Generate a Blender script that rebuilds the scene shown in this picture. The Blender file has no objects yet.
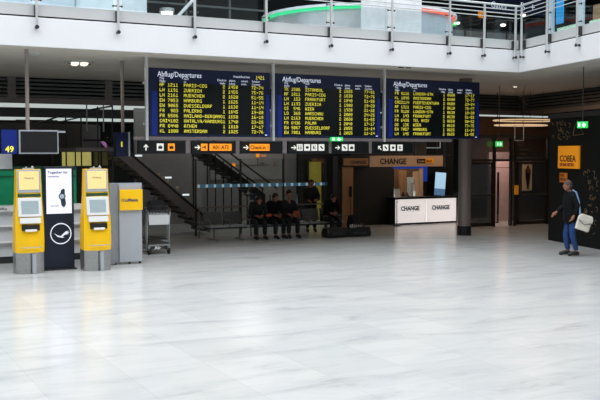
import bpy, bmesh, math, random
from mathutils import Vector, Matrix
random.seed(7)
SC = bpy.context.scene
COL = SC.collection
R = math.radians

# ------------------------------------------------------------------ camera
CAM_H = 2.4; FPX = 900.0; PITCH = math.atan(48/900.0); YAW = R(28)
cd = bpy.data.cameras.new('camera'); cam = bpy.data.objects.new('camera', cd); COL.objects.link(cam)
cam.location = (0, 0, CAM_H); cam.rotation_euler = (R(90)-PITCH, 0, -YAW)
cd.sensor_width = 36; cd.lens = 36*FPX/600; cd.clip_end = 300
SC.camera = cam
# ------------------------------------------------------------------ world, daylight, exposure
w = bpy.data.worlds.new('world'); SC.world = w; w.use_nodes = True
w.node_tree.nodes['Background'].inputs[0].default_value = (.8, .9, 1, 1)
w.node_tree.nodes['Background'].inputs[1].default_value = .10
def area(name, loc, size, power, col=(1, 1, 1), rot=(0, 0, 0)):
    l = bpy.data.lights.new(name, 'AREA'); l.shape = 'RECTANGLE'; l.size, l.size_y = size
    l.energy = power; l.color = col
    o = bpy.data.objects.new(name, l); COL.objects.link(o); o.location = loc; o.rotation_euler = rot
    return o
sky = area('atrium_skylight', (5, 11.5, 13), (36, 18), 6100, (.97, .985, 1)); sky.data.spread = R(155)
SC.view_settings.view_transform = 'Standard'; SC.view_settings.look = 'None'
SC.view_settings.gamma = 1; SC.view_settings.use_curve_mapping = False
SC.view_settings.exposure = 0.0

# ------------------------------------------------------------------ materials
def lin(c):
    return tuple(((v/255)/12.92 if v/255 <= .04045 else ((v/255+.055)/1.055)**2.4) for v in c)+(1,)
MATS = {}
def mat(name, rgb, rough=.5, metal=0, emit=0, noise=.06, nscale=6, spec=.5, emitcol=None):
    if name in MATS: return MATS[name]
    m = bpy.data.materials.new(name); m.use_nodes = True; nt = m.node_tree
    b = nt.nodes['Principled BSDF']; c = lin(rgb)
    b.inputs['Roughness'].default_value = rough; b.inputs['Metallic'].default_value = metal
    b.inputs['Specular IOR Level'].default_value = spec
    tc = nt.nodes.new('ShaderNodeTexCoord'); n = nt.nodes.new('ShaderNodeTexNoise')
    n.inputs['Scale'].default_value = nscale; n.inputs['Detail'].default_value = 4
    nt.links.new(tc.outputs['Object'], n.inputs['Vector'])
    rp = nt.nodes.new('ShaderNodeValToRGB')
    rp.color_ramp.elements[0].position = .3; rp.color_ramp.elements[1].position = .7
    rp.color_ramp.elements[0].color = tuple(x*(1-noise) for x in c[:3])+(1,)
    rp.color_ramp.elements[1].color = tuple(min(1, x*(1+noise)) for x in c[:3])+(1,)
    nt.links.new(n.outputs['Fac'], rp.inputs['Fac'])
    nt.links.new(rp.outputs['Color'], b.inputs['Base Color'])
    if emit:
        b.inputs['Emission Color'].default_value = lin(emitcol) if emitcol else c
        b.inputs['Emission Strength'].default_value = emit
    MATS[name] = m; return m

def marble():
    m = bpy.data.materials.new('marble_floor'); m.use_nodes = True; nt = m.node_tree; L = nt.links
    b = nt.nodes['Principled BSDF']
    tc = nt.nodes.new('ShaderNodeTexCoord')
    mp = nt.nodes.new('ShaderNodeMapping'); mp.inputs['Location'].default_value = (.0, .1, 0)
    L.new(tc.outputs['Object'], mp.inputs['Vector'])
    br = nt.nodes.new('ShaderNodeTexBrick'); br.offset = 0; br.squash = 1
    br.inputs['Scale'].default_value = 1; br.inputs['Brick Width'].default_value = .95; br.inputs['Row Height'].default_value = 1.2
    br.inputs['Mortar Size'].default_value = .003; br.inputs['Mortar Smooth'].default_value = .3
    br.inputs['Color1'].default_value = lin((193, 196, 197)); br.inputs['Color2'].default_value = lin((201, 203, 204))
    br.inputs['Mortar'].default_value = lin((178, 181, 182))
    L.new(mp.outputs['Vector'], br.inputs['Vector'])
    # veins, stretched along the stone's bedding
    mp2 = nt.nodes.new('ShaderNodeMapping'); mp2.inputs['Scale'].default_value = (.45, 1.5, 1); mp2.inputs['Rotation'].default_value = (0, 0, R(12))
    L.new(tc.outputs['Object'], mp2.inputs['Vector'])
    n = nt.nodes.new('ShaderNodeTexNoise'); n.inputs['Scale'].default_value = 1.6; n.inputs['Detail'].default_value = 9
    n.inputs['Roughness'].default_value = .68; n.inputs['Distortion'].default_value = .6
    L.new(mp2.outputs['Vector'], n.inputs['Vector'])
    rp = nt.nodes.new('ShaderNodeValToRGB')
    e = rp.color_ramp.elements; e[0].position = .30; e[0].color = (.68, .70, .71, 1); e[1].position = .56; e[1].color = (1, 1, 1, 1)
    x = e.new(.43); x.color = (.9, .91, .915, 1)
    L.new(n.outputs['Fac'], rp.inputs['Fac'])
    mx = nt.nodes.new('ShaderNodeMix'); mx.data_type = 'RGBA'; mx.blend_type = 'MULTIPLY'; mx.inputs[0].default_value = .85
    L.new(br.outputs['Color'], mx.inputs[6]); L.new(rp.outputs['Color'], mx.inputs[7])
    L.new(mx.outputs[2], b.inputs['Base Color'])
    b.inputs['Roughness'].default_value = .2; b.inputs['Specular IOR Level'].default_value = .45
    MATS['marble'] = m; return m
def glass(name, tint=(.93, .97, .97), fac=.045):
    m = bpy.data.materials.new(name); m.use_nodes = True; nt = m.node_tree; nt.nodes.clear()
    o = nt.nodes.new('ShaderNodeOutputMaterial'); t = nt.nodes.new('ShaderNodeBsdfTransparent'); g = nt.nodes.new('ShaderNodeBsdfGlossy')
    t.inputs[0].default_value = tint+(1,); g.inputs['Roughness'].default_value = .04
    mx = nt.nodes.new('ShaderNodeMixShader'); mx.inputs[0].default_value = fac
    nt.links.new(t.outputs[0], mx.inputs[1]); nt.links.new(g.outputs[0], mx.inputs[2]); nt.links.new(mx.outputs[0], o.inputs[0])
    MATS[name] = m; return m

M = dict(
 marble=marble(),
 fascia=mat('fascia_paint', (228, 230, 234), .5, noise=.012, nscale=2),
 ceil=mat('gallery_ceiling_paint', (205, 199, 188), .8, noise=.07, nscale=1.2),
 kerb=mat('kerb_metal', (222, 223, 224), .35, .35, noise=.05, nscale=.7),
 black=mat('black', (10, 11, 12), .5), gap=mat('gap_black', (6, 7, 8), .9),
 steel=mat('brushed_steel', (176, 178, 178), .32, .85, noise=.08, nscale=14),
 white_steel=mat('pale_steel', (205, 210, 210), .4, .4),
 dsteel=mat('dark_steel', (70, 70, 70), .4, .7),
 navy=mat('board_navy', (8, 24, 62), .4), blue=mat('board_blue', (8, 36, 125), .4, emit=.07),
 display=mat('display_black', (6, 14, 16), .3),
 yel_led=mat('led_yellow', (222, 212, 66), .5, emit=.72, noise=0),
 white_lt=mat('white_lettering', (215, 225, 240), .5, emit=.45, noise=0),
 blacktxt=mat('black_lettering', (14, 14, 16), .5, noise=0),
 yellow=mat('kiosk_yellow', (252, 200, 8), .35, noise=.02),
 kwhite=mat('kiosk_white', (222, 224, 224), .4, noise=.02), kscreen=mat('kiosk_screen', (150, 165, 170), .25, emit=.18),
 peach=mat('header_peach', (250, 222, 150), .4, emit=.12, noise=.02),
 green=mat('counter_green', (0, 150, 104), .5), dgreen=mat('dark_green', (20, 70, 50), .5),
 cgrey=mat('counter_grey', (205, 209, 213), .5), cgrey2=mat('counter_shelf', (235, 237, 238), .4),
 dblue=mat('pillar_navy', (10, 22, 44), .35), poster=mat('poster_lilac', (222, 222, 238), .5, emit=.55, noise=.01),
 ptxt=mat('poster_text', (50, 60, 110), .5), watchd=mat('watch_teal', (24, 58, 74), .5), watchl=mat('watch_face', (170, 195, 215), .5),
 silver=mat('silver_panel', (178, 184, 192), .45, .25, noise=.02), silver2=mat('silver_pillar', (150, 155, 162), .45, .4),
 amber=mat('amber_sign', (238, 140, 20), .5, emit=.65, noise=0), pict=mat('pictogram_white', (215, 215, 208), .5, emit=.5, noise=0),
 signblack=mat('sign_black', (12, 15, 18), .35),
 darkwall=mat('dark_wall', (84, 81, 81), .7), dwall2=mat('charcoal_wall', (34, 34, 35), .6), mapwall=mat('map_wall', (150, 147, 146), .6),
 louvre=mat('louvre_slat', (92, 96, 96), .6), beam=mat('beam_paint', (118, 110, 110), .6),
 lowceil=mat('lower_ceiling', (70, 62, 56), .7), strip=mat('light_strip', (205, 215, 212), .5, emit=.75, noise=.03),
 warmlamp=mat('warm_lamp', (255, 240, 215), .5, emit=1.6), whitelamp=mat('white_lamp', (255, 250, 240), .5, emit=2.2),
 exit=mat('exit_green', (40, 200, 90), .5, emit=.8, noise=0), exitw=mat('exit_white', (220, 255, 230), .5, emit=1.1, noise=0),
 beige=mat('beige_fascia', (190, 150, 118), .5, emit=.12), beigew=mat('beige_wall', (170, 125, 88), .55),
 cpanel=mat('change_panel', (245, 240, 240), .4, emit=.62, noise=.01),
 bluetrim=mat('blue_trim', (16, 66, 190), .4, emit=.25), brown=mat('brown_cabinet', (110, 78, 58), .6),
 scrn=mat('screen_sky', (165, 205, 235), .4, emit=.75, noise=.12, nscale=8), scrn2=mat('screen_sea', (90, 130, 170), .4, emit=.5, noise=.3, nscale=20),
 lobby=mat('lobby_wall', (205, 175, 172), .6), frame=mat('door_frame', (48, 42, 36), .5, .3),
 cobea=mat('cobea_orange', (240, 150, 20), .5, emit=.16, noise=.03), gold=mat('gold_line', (120, 96, 62), .5),
 blackwall=mat('black_wall', (4, 9, 9), .6, spec=.2), purple=mat('purple_glow', (190, 130, 195), .5, emit=.35, noise=.15),
 ywin=mat('yellow_window', (215, 205, 120), .5, emit=.42, noise=.25, nscale=2), ywin2=mat('dim_window', (110, 105, 65), .5, emit=.1, noise=.25, nscale=2),
 colm=mat('column_grey', (128, 118, 114), .42, .3, noise=.05),
 palewall=mat('upper_pale_wall', (222, 228, 232), .6), bluewall=mat('upper_blue_grey', (190, 204, 214), .5),
 curtain=mat('curtain', (205, 216, 222), .6, noise=.1, nscale=3), white=mat('gloss_white', (236, 238, 244), .25),
 neong=mat('neon_green', (60, 215, 140), .5, emit=.75, noise=0), neonr=mat('neon_red', (240, 105, 78), .5, emit=.75, noise=0),
 skin=mat('skin', (150, 100, 78), .6), hair=mat('hair_grey_brown', (82, 68, 62), .8, nscale=60, noise=.3), hairb=mat('hair_dark', (26, 20, 18), .8),
 jacket=mat('black_jacket', (6, 9, 12), .8, spec=.2), jeans=mat('blue_jeans', (24, 62, 118), .8, noise=.25, nscale=14), shoe=mat('dark_shoe', (24, 22, 22), .5),
 bag=mat('white_bag', (225, 222, 208), .6), strap=mat('blue_strap', (110, 140, 180), .7), bagd=mat('bag_dark', (40, 42, 44), .7),
 dark_a=mat('dark_cloth', (20, 22, 24), .85), dark_b=mat('dark_denim', (22, 26, 34), .85), reds=mat('red_patch', (190, 80, 52), .6),
 banner=mat('cyan_banner', (40, 150, 215), .5, emit=.4), leafy=mat('poster_green', (190, 215, 192), .5, emit=.4, noise=.4, nscale=12),
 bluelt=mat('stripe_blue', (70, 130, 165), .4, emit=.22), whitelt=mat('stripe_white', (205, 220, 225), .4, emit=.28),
 polem=mat('pole_paint', (150, 140, 134), .5),
 maroon=mat('maroon', (110, 20, 45), .5),
)
GL = glass('clear_glass'); GD = glass('tinted_glass', (.6, .62, .62), .1)

# ------------------------------------------------------------------ mesh helpers
class MB:
    def __init__(s): s.v = []; s.f = []
    def add(s, vs, fs):
        n = len(s.v); s.v += [tuple(v) for v in vs]; s.f += [tuple(i+n for i in f) for f in fs]; return s
    def box(s, x0, x1, y0, y1, z0, z1):
        return s.add([(x0,y0,z0),(x1,y0,z0),(x1,y1,z0),(x0,y1,z0),(x0,y0,z1),(x1,y0,z1),(x1,y1,z1),(x0,y1,z1)],
              [(0,3,2,1),(4,5,6,7),(0,1,5,4),(1,2,6,5),(2,3,7,6),(3,0,4,7)])
    def prism(s, poly, z0, z1):
        n = len(poly)
        return s.add([(x,y,z0) for x,y in poly]+[(x,y,z1) for x,y in poly],
              [tuple(range(n))[::-1], tuple(range(n,2*n))]+[(i,(i+1)%n,n+(i+1)%n,n+i) for i in range(n)])
    def prism_y(s, poly, y0, y1):      # outline in x,z pushed through y
        n = len(poly)
        return s.add([(x,y0,z) for x,z in poly]+[(x,y1,z) for x,z in poly],
              [tuple(range(n)), tuple(range(n,2*n))[::-1]]+[((i+1)%n,i,n+i,n+(i+1)%n) for i in range(n)])
    def prism_x(s, poly, x0, x1):      # outline in y,z pushed through x
        n = len(poly)
        return s.add([(x0,y,z) for y,z in poly]+[(x1,y,z) for y,z in poly],
              [tuple(range(n))[::-1], tuple(range(n,2*n))]+[(i,(i+1)%n,n+(i+1)%n,n+i) for i in range(n)])
    def tube(s, pts, r, seg=8, closed=False):
        pts = [Vector(p) for p in pts]; n = len(pts)
        rs = r if isinstance(r, (list, tuple)) else [r]*n
        vs = []; fs = []; prev = None
        for i, p in enumerate(pts):
            a = pts[(i-1) % n] if (i or closed) else p; b = pts[(i+1) % n] if (i < n-1 or closed) else p
            d = (b-a).normalized()
            up = prev if prev is not None else (Vector((0,0,1)) if abs(d.z) < .9 else Vector((1,0,0)))
            x = (up-d*up.dot(d)); x = x.normalized() if x.length > 1e-6 else d.orthogonal().normalized()
            prev = x; y = d.cross(x)
            for k in range(seg):
                t = 2*math.pi*k/seg; vs.append(p+(x*math.cos(t)+y*math.sin(t))*rs[i])
        for i in range(n if closed else n-1):
            for k in range(seg):
                j = (i+1) % n; fs.append((i*seg+k, i*seg+(k+1)%seg, j*seg+(k+1)%seg, j*seg+k))
        if not closed: fs += [tuple(range(seg))[::-1], tuple(range((n-1)*seg, n*seg))]
        return s.add(vs, fs)
    def cyl(s, x, y, z0, z1, r, seg=24, r2=None): return s.tube([(x,y,z0),(x,y,z1)], [r, r2 if r2 else r], seg)
    def ball(s, c, rad, seg=12, rings=8):
        c = Vector(c); rx, ry, rz = rad if isinstance(rad, tuple) else (rad,)*3
        vs = [c+Vector((0,0,-rz))]; fs = []
        for i in range(1, rings):
            a = -math.pi/2+math.pi*i/rings
            for k in range(seg):
                t = 2*math.pi*k/seg; vs.append(c+Vector((rx*math.cos(a)*math.cos(t), ry*math.cos(a)*math.sin(t), rz*math.sin(a))))
        vs.append(c+Vector((0,0,rz))); top = len(vs)-1
        for k in range(seg): fs.append((0, 1+(k+1)%seg, 1+k)); fs.append((top, 1+(rings-2)*seg+k, 1+(rings-2)*seg+(k+1)%seg))
        for i in range(rings-2):
            for k in range(seg): fs.append((1+i*seg+k, 1+i*seg+(k+1)%seg, 1+(i+1)*seg+(k+1)%seg, 1+(i+1)*seg+k))
        return s.add(vs, fs)
    def xf(s, mtx): s.v = [tuple(mtx @ Vector(v)) for v in s.v]; return s
    def build(s, name, m, parent=None, smooth=False, bevel=0, origin=None):
        me = bpy.data.meshes.new(name)
        vs = s.v
        if parent is not None:
            inv = (Matrix.Translation(parent.location) @ parent.rotation_euler.to_matrix().to_4x4()).inverted()
            if parent.parent:
                pp = parent.parent
                inv = inv @ (Matrix.Translation(pp.location) @ pp.rotation_euler.to_matrix().to_4x4()).inverted()
            vs = [tuple(inv @ Vector(v)) for v in vs]
        o = bpy.data.objects.new(name, me); COL.objects.link(o)
        if parent is None:
            if origin is None:
                xs, ys, zs = zip(*vs); origin = ((min(xs)+max(xs))/2, (min(ys)+max(ys))/2, min(zs))
            vs = [tuple(Vector(v)-Vector(origin)) for v in vs]; o.location = origin
        else: o.parent = parent
        me.from_pydata(vs, [], s.f); me.validate()
        bm = bmesh.new(); bm.from_mesh(me); bmesh.ops.recalc_face_normals(bm, faces=bm.faces); bm.to_mesh(bm_me := me); bm.free()
        me.materials.append(m)
        if smooth:
            me.shade_smooth()
            try: me.set_sharp_from_angle(angle=R(40))
            except Exception: pass
        if bevel:
            b = o.modifiers.new('bevel', 'BEVEL'); b.width = bevel; b.segments = 2; b.limit_method = 'ANGLE'
        return o
def B(*a): return MB().box(*a)
def tag(o, label, cat, group=None, kind=None):
    o['label'] = label; o['category'] = cat
    if group: o['group'] = group
    if kind: o['kind'] = kind
    return o
def thing(name, label, cat, loc, rz=0, group=None):
    o = bpy.data.objects.new(name, None); COL.objects.link(o); o.location = loc; o.rotation_euler = (0, 0, rz); o.empty_display_size = .1
    return tag(o, label, cat, group)
def struct(o): o['kind'] = 'structure'; return o
def copy_tree(o, loc=None, rz=None, label=None, parent=None):
    c = o.copy(); COL.objects.link(c)
    if parent is not None: c.parent = parent
    if loc is not None: c.location = loc
    if rz is not None: c.rotation_euler = (0, 0, rz)
    if label: c['label'] = label
    for ch in [k for k in bpy.data.objects if k.parent == o]: copy_tree(ch, parent=c)
    return c
def text_mb(body, size, mtx, depth=.002, align='LEFT', sx=1.0, bold=0):
    cu = bpy.data.curves.new('t', 'FONT'); cu.body = body; cu.size = size; cu.extrude = depth; cu.align_x = align; cu.resolution_u = 2
    cu.offset = bold
    o = bpy.data.objects.new('t', cu); COL.objects.link(o)
    bpy.context.view_layer.update()
    me = bpy.data.meshes.new_from_object(o.evaluated_get(bpy.context.evaluated_depsgraph_get()))
    mb = MB().add([v.co.copy() for v in me.vertices], [tuple(p.vertices) for p in me.polygons])
    bpy.data.objects.remove(o); bpy.data.curves.remove(cu); bpy.data.meshes.remove(me)
    return mb.xf(mtx @ Matrix.Diagonal((sx, 1, 1, 1)))
def face_at(x, y, z, rz=0, tilt=0):   # writing that stands upright and faces -y when rz = 0
    return Matrix.Translation((x, y, z)) @ Matrix.Rotation(rz, 4, 'Z') @ Matrix.Rotation(R(90)-tilt, 4, 'X')
def label_text(body, size, x, y, z, m, parent, name='lettering', align='LEFT', rz=0, sx=1.0, bold=0, tilt=0):
    return text_mb(body, size, face_at(x, y, z, rz, tilt), align=align, sx=sx, bold=bold).build(name, m, parent)

# ------------------------------------------------------------------ the setting
CX, CY = 16.06, 18.1                       # corner of the gallery edge
AL = R(14); DR = Vector((-math.sin(AL), -math.cos(AL), 0)); NR = Vector((math.cos(AL), -math.sin(AL), 0))
E1 = Vector((CX, CY, 0))+DR*11
struct(B(-14, 34, -14, 46, -.3, 0).build('floor', M['marble'], origin=(0, 0, 0)))
def gallery(z0, z1, ins=0.0):
    a = E1+NR*ins
    c = Vector((CX, CY, 0))+NR*ins
    return MB().prism([(-14, CY+ins), (CX+ins*.8, CY+ins), (a.x, a.y), (34, a.y), (34, 46), (-14, 46)], z0, z1)
struct(gallery(4.5, 4.6, .05).build('ceiling', M['ceil'], origin=(0, 0, 4.5)))
struct(gallery(4.92, 5.0, .1).build('floor', M['bluewall'], origin=(0, 0, 5.0)))
struct(B(-14, 34, 21.8, 46, 8.6, 8.8).build('ceiling', M['dwall2']))
def branch_box(d0, d1, n0, n1, z0, z1, mb=None):
    mb = mb or MB(); o = Vector((CX, CY, 0))
    pts = [o+DR*d0+NR*n0, o+DR*d1+NR*n0, o+DR*d1+NR*n1, o+DR*d0+NR*n1]
    return mb.prism([(p.x, p.y) for p in pts], z0, z1)
struct(B(-14, CX+.02, CY, CY+.06, 4.46, 5.03).build('trim_1', M['fascia'], bevel=.01))
struct(branch_box(0, 11, 0, .06, 4.46, 5.03).build('trim_2', M['fascia'], bevel=.01))
struct(B(-14, CX, CY+.06, CY+.2, 5.0, 5.08).build('trim_3', M['gap']))
struct(branch_box(0, 11, .08, .2, 5.0, 5.08).build('trim_4', M['gap']))
struct(B(-14, CX, CY+.03, CY+.12, 5.065, 5.285).build('trim_5', M['kerb']))
struct(branch_box(0, 11, .03, .12, 5.065, 5.285).build('trim_6', M['kerb']))
struct(B(-14.2, -14, 18, 46, 0, 8.6).build('shade_wall_left', M['darkwall']))  # unseen wall added to keep world light from entering at the left
struct(B(34, 34.2, 5, 46, 0, 8.6).build('shade_wall_right', M['darkwall']))  # added out of view, blocks world light coming in from the right
struct(B(-14, 34, 46, 46.2, 0, 8.8).build('wall_back', M['dwall2']))
# louvred frieze with its beam: along the hall and along the right branch
def frieze(name, x0, x1, panels, place, dividers):
    mb = MB(); mb.box(x0, x1, .18, .24, 3.86, 4.5); back = place(mb).build(name, M['gap']); struct(back)
    mb = MB()
    for i in range(5):
        z = 3.95+i*.11
        mb.prism_x([(.0, z), (.0, z+.055), (.15, z+.085), (.15, z+.07), (.02, z)], x0, x1)
    place(mb).build('louvre_slats', M['louvre'], back)
    mb = MB()
    for d in dividers: mb.box(d-.11, d+.11, -.01, .16, 3.86, 4.5)
    place(mb).build('louvre_divider', M['beam'], back)
    mb = B(x0, x1, -.05, .19, 3.78, 3.93); place(mb).build('beam', M['beam'], back)
    return back
FX, FT = 23.3, 26.07
frieze('wall_frieze_left', -14, FX, 5, lambda m: m.xf(Matrix.Translation((0, FT, 0))), [4.75, 7.5, 10.5, 13.5, 16.5, 19.5])
ROTR = Matrix.Translation((FX, FT, 0)) @ Matrix.Rotation(R(-90)-AL, 4, 'Z')
frieze('wall_frieze_right', 0, 16, 5, lambda m: m.xf(ROTR), [.12, 5.9, 9.0, 12.2])
# lower ceiling beyond the frieze with light strips
def gpoly(z0, z1): return MB().prism([(-14, FT+.2), (FX, FT+.2), (34, FT+.2), (34, 46), (-14, 46)], z0, z1)
struct(gpoly(3.84, 3.95).build('ceiling', M['lowceil']))
for i, (t0, t1, lab) in enumerate([(26.9, 29.6, 'broad recessed white light strip nearest behind the louvred beam'), (37.5, 41.5, 'far white light strip deeper under the lower ceiling')]):
    o = thing('ceiling_light_strip', lab, 'ceiling light', (9, (t0+t1)/2, 3.86), group=None)
    B(-10, 28, t0, t1, 3.82, 3.84).build('diffuser', M['strip'], o)
    B(-10, 28, t0-.06, t0, 3.81, 3.84).build('edge_trim', M['beam'], o)
    B(-10, 28, t1, t1+.06, 3.81, 3.84).build('edge_trim', M['beam'], o)

# ------------------------------------------------------------------ balustrade on the gallery edge
rail = thing('balustrade', 'steel and glass balustrade bolted to the white gallery edge', 'balustrade', (CX, CY, 5.03))
posts = [-1.2+1.662*i for i in range(10)]
posts = [.455, 2.117, 3.777, 5.40, 7.06, 8.74, 10.39, 12.06, 13.76, 14.84, 15.86]
rp = [.28, 1.56, 2.92, 4.3, 5.7, 7.1]
def post_part(place):
    p = place(MB().box(-.022, .022, -.105, -.065, 4.80, 6.12)).build('post', M['white_steel'], rail)
    place(MB().tube([(0, -.1, 4.83), (0, .0, 4.83)], .028, 10).tube([(0, -.12, 4.83), (0, -.1, 4.83)], .04, 10)).build('bolt', M['dsteel'], p)
    for z in (5.36, 5.76):
        place(MB().tube([(-.085, -.05, z), (.085, -.05, z)], .013, 8).ball((-.09, -.04, z), .024, 8, 6).ball((.09, -.04, z), .024, 8, 6)).build('glass_clamp', M['dsteel'], p)
    place(MB().box(-.03, .03, -.06, .04, 5.06, 5.26)).build('bracket', M['dsteel'], p)
LM = lambda x: (lambda m: m.xf(Matrix.Translation((x, CY, 0))))
RB = Matrix.Translation((CX, CY, 0)) @ Matrix.Rotation(R(-90)-AL, 4, 'Z')
RM = lambda d: (lambda m: m.xf(RB @ Matrix.Translation((d, 0, 0))))
for x in posts: post_part(LM(x))
for d in rp: post_part(RM(d))
for zz, rr in ((6.14, .026), (6.03, .012), (5.93, .012), (5.83, .012)):
    MB().tube([(-3, CY-.085, zz), (15.95, CY-.085, zz), tuple(Vector((CX, CY, zz))+DR*.15-NR*.085), tuple(Vector((CX, CY, zz))+DR*10-NR*.085)], rr, 10).build('handrail' if rr > .02 else 'rail', M['white_steel'], rail, smooth=True)
for a, b in zip(posts[:-1], posts[1:]):
    B(a+.09, b-.09, CY-.045, CY-.033, 5.3, 5.79).build('glass_panel', GL, rail)
for a, b in zip(rp[:-1], rp[1:]):
    RM(0)(MB().box(a+.09, b-.09, -.045, -.033, 5.3, 5.79)).build('glass_panel', GL, rail)

# ------------------------------------------------------------------ upper floor
U0 = 5.0
struct(B(-4, 5.02, 20, 20.15, U0, 8.6).build('wall_upper', M['bluewall']))
mb = MB(); pts = []
for i in range(25):
    a = math.pi*i/24; pts.append((5.85-.88*math.cos(a)*1.0, 20.3-.75*math.sin(a)-.02*math.cos(a*9)))
mb.prism(pts, U0, 8.3); tag(mb.build('curved_screen', M['curtain'], smooth=True), 'tall rounded pale screen standing on the gallery, left end', 'screen')
struct(B(6.72, 11.6, 24.5, 24.7, U0, 8.6).build('wall_upper', M['dwall2']))
struct(B(11, 34, 30, 30.2, U0, 8.6).build('wall_upper', M['dwall2']))
# dark office behind the gallery with steel trusses and a lamp
tr = thing('roof_truss', 'grey steel truss crossing the dark opening behind the gallery rail', 'truss', (8.8, 23.5, 5.0))
for zz in (5.95, 6.4, 7.1): B(6.8, 11.4, 23.4, 23.5, zz, zz+.05).build('chord', M['louvre'], tr)
for x in (7.6, 8.9, 10.2, 11.3): B(x, x+.06, 23.42, 23.5, 5.0, 7.1).build('upright', M['louvre'], tr)
MB().tube([(7.75, 22.9, 5.0), (7.75, 22.9, 5.9)], .03).tube([(7.75, 22.9, 5.9), (9.4, 22.9, 5.9)], .02).build('inner_rail', M['white_steel'], tr)
MB().tube([(8.0, 22.8, 5.5), (9.2, 22.8, 6.8)], .045).build('brace', M['palewall'], tr)
lp = thing('round_lamp', 'glaring round white lamp in the dark opening behind the rail', 'lamp', (8.3, 23.1, 6.02))
MB().ball((8.33, 23.3, 6.12), (.16, .16, .1)).build('bulb', mat('glare_lamp', (255, 255, 255), .5, emit=5), lp); MB().cyl(8.33, 23.3, 6.16, 6.26, .2).build('shade', M['white_steel'], lp)
MB().cyl(8.33, 23.3, 6.26, 8.6, .012, 6).build('cord', M['dsteel'], lp)
# round reception desk with neon rim
DCX, DCY, DR_ = 13.0, 21.05, 2.62
desk = thing('round_bar_desk', 'round silver desk on the gallery with green and red glowing rim', 'desk', (DCX, DCY, U0))
def arc(r, a0, a1, z, n=40): return [(DCX+r*math.cos(R(a0+(a1-a0)*i/n)), DCY+r*math.sin(R(a0+(a1-a0)*i/n)), z) for i in range(n+1)]
def shell(r0, r1, a0, a1, z0, z1, n=40):
    mb = MB(); o = arc(r1, a0, a1, 0, n); i_ = arc(r0, a0, a1, 0, n)
    for k in range(n):
        mb.prism([(i_[k][0], i_[k][1]), (i_[k+1][0], i_[k+1][1]), (o[k+1][0], o[k+1][1]), (o[k][0], o[k][1])], z0, z1)
    return mb
shell(2.46, 2.52, 110, 268, U0, 5.9).build('drum_wall', mat('drum_metal', (225, 228, 230), .3, .5), desk, smooth=True)
shell(2.46, 2.52, 268, 420, U0, 5.9).build('drum_glass', M['bluewall'], desk, smooth=True)
shell(2.0, 2.64, 110, 420, 5.96, 6.02).build('desk_top', M['white'], desk)
shell(2.5, 2.58, 110, 262, 5.9, 5.96).build('green_neon', M['neong'], desk)
shell(2.5, 2.58, 262, 420, 5.9, 5.96).build('red_neon', M['neonr'], desk)
wp = thing('white_partition', 'glossy white partition panel standing behind the gallery rail', 'partition', (12.28, 18.3, U0))
B(11.4, 12.05, 18.28, 18.36, U0, 7.1).build('panel', M['white'], wp, bevel=.006)
B(12.06, 13.1, 18.28, 18.36, U0, 7.1).build('panel', M['white'], wp, bevel=.006)
MB().ball((11.52, 18.27, 6.02), .02, 8, 6).build('knob', M['dsteel'], wp)
B(11.75, 11.98, 18.255, 18.279, 6.07, 6.3).build('emblem', M['leafy'], wp)
# signs and lamps deep in the upper hall
s = thing('gallery_direction_sign', 'dark blue overhead sign with white arrows above the gallery corner', 'sign', (21.2, 24.2, 6.9))
B(19.9, 22.9, 24.1, 24.25, 7.15, 7.95).build('sign_box', M['navy'], s)
label_text('Gates', .3, 20.1, 24.09, 7.28, M['white_lt'], s); label_text('B  +', .4, 21.4, 24.09, 7.28, M['white_lt'], s)
B(21.0, 21.04, 24.15, 24.2, 7.95, 8.6).build('hanger', M['dsteel'], s)
s = thing('gallery_orange_sign', 'small orange pictogram sign glowing in the dark upper hall', 'sign', (19.8, 24.6, 6.9))
B(19.98, 20.26, 24.5, 24.6, 7.0, 7.2).build('sign_box', M['amber'], s); label_text('>|<', .16, 20.0, 24.49, 7.04, M['blacktxt'], s)
B(20.1, 20.13, 24.54, 24.57, 7.2, 8.6).build('hanger', M['dsteel'], s)
s = thing('gallery_exit_sign', 'green exit sign beside the red rimmed end of the round desk', 'exit sign', (18.7, 24.4, 6.6))
B(18.6, 18.88, 24.35, 24.42, 6.6, 6.78).build('sign_box', M['exit'], s); MB().box(18.66, 18.72, 24.34, 24.35, 6.63, 6.75).box(18.76, 18.84, 24.34, 24.35, 6.65, 6.72).build('pictogram', M['exitw'], s)
B(18.73, 18.75, 24.37, 24.39, 6.78, 8.6).build('hanger', M['dsteel'], s)
for i, (x, y, z, lab) in enumerate([(20.2, 26.0, 7.0, 'leftmost small lamp of the dark upper hall, above the corner rails'), (19.2, 22.4, 6.42, 'small glowing lamp just right of the gallery corner posts'), (21.0, 23.5, 7.0, 'small lamp high in the upper hall near the blue banner')]):
    l = thing('hall_lamp', lab, 'lamp', (x, y, z), group='lamps of the upper hall')
    MB().ball((x, y, z), (.09, .09, .05)).build('bulb', M['whitelamp'], l); MB().cyl(x, y, z+.03, z+.12, .1, 12).build('housing', M['dsteel'], l)
    MB().cyl(x, y, z+.12, 8.6, .01, 6).build('cord', M['dsteel'], l)
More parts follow.
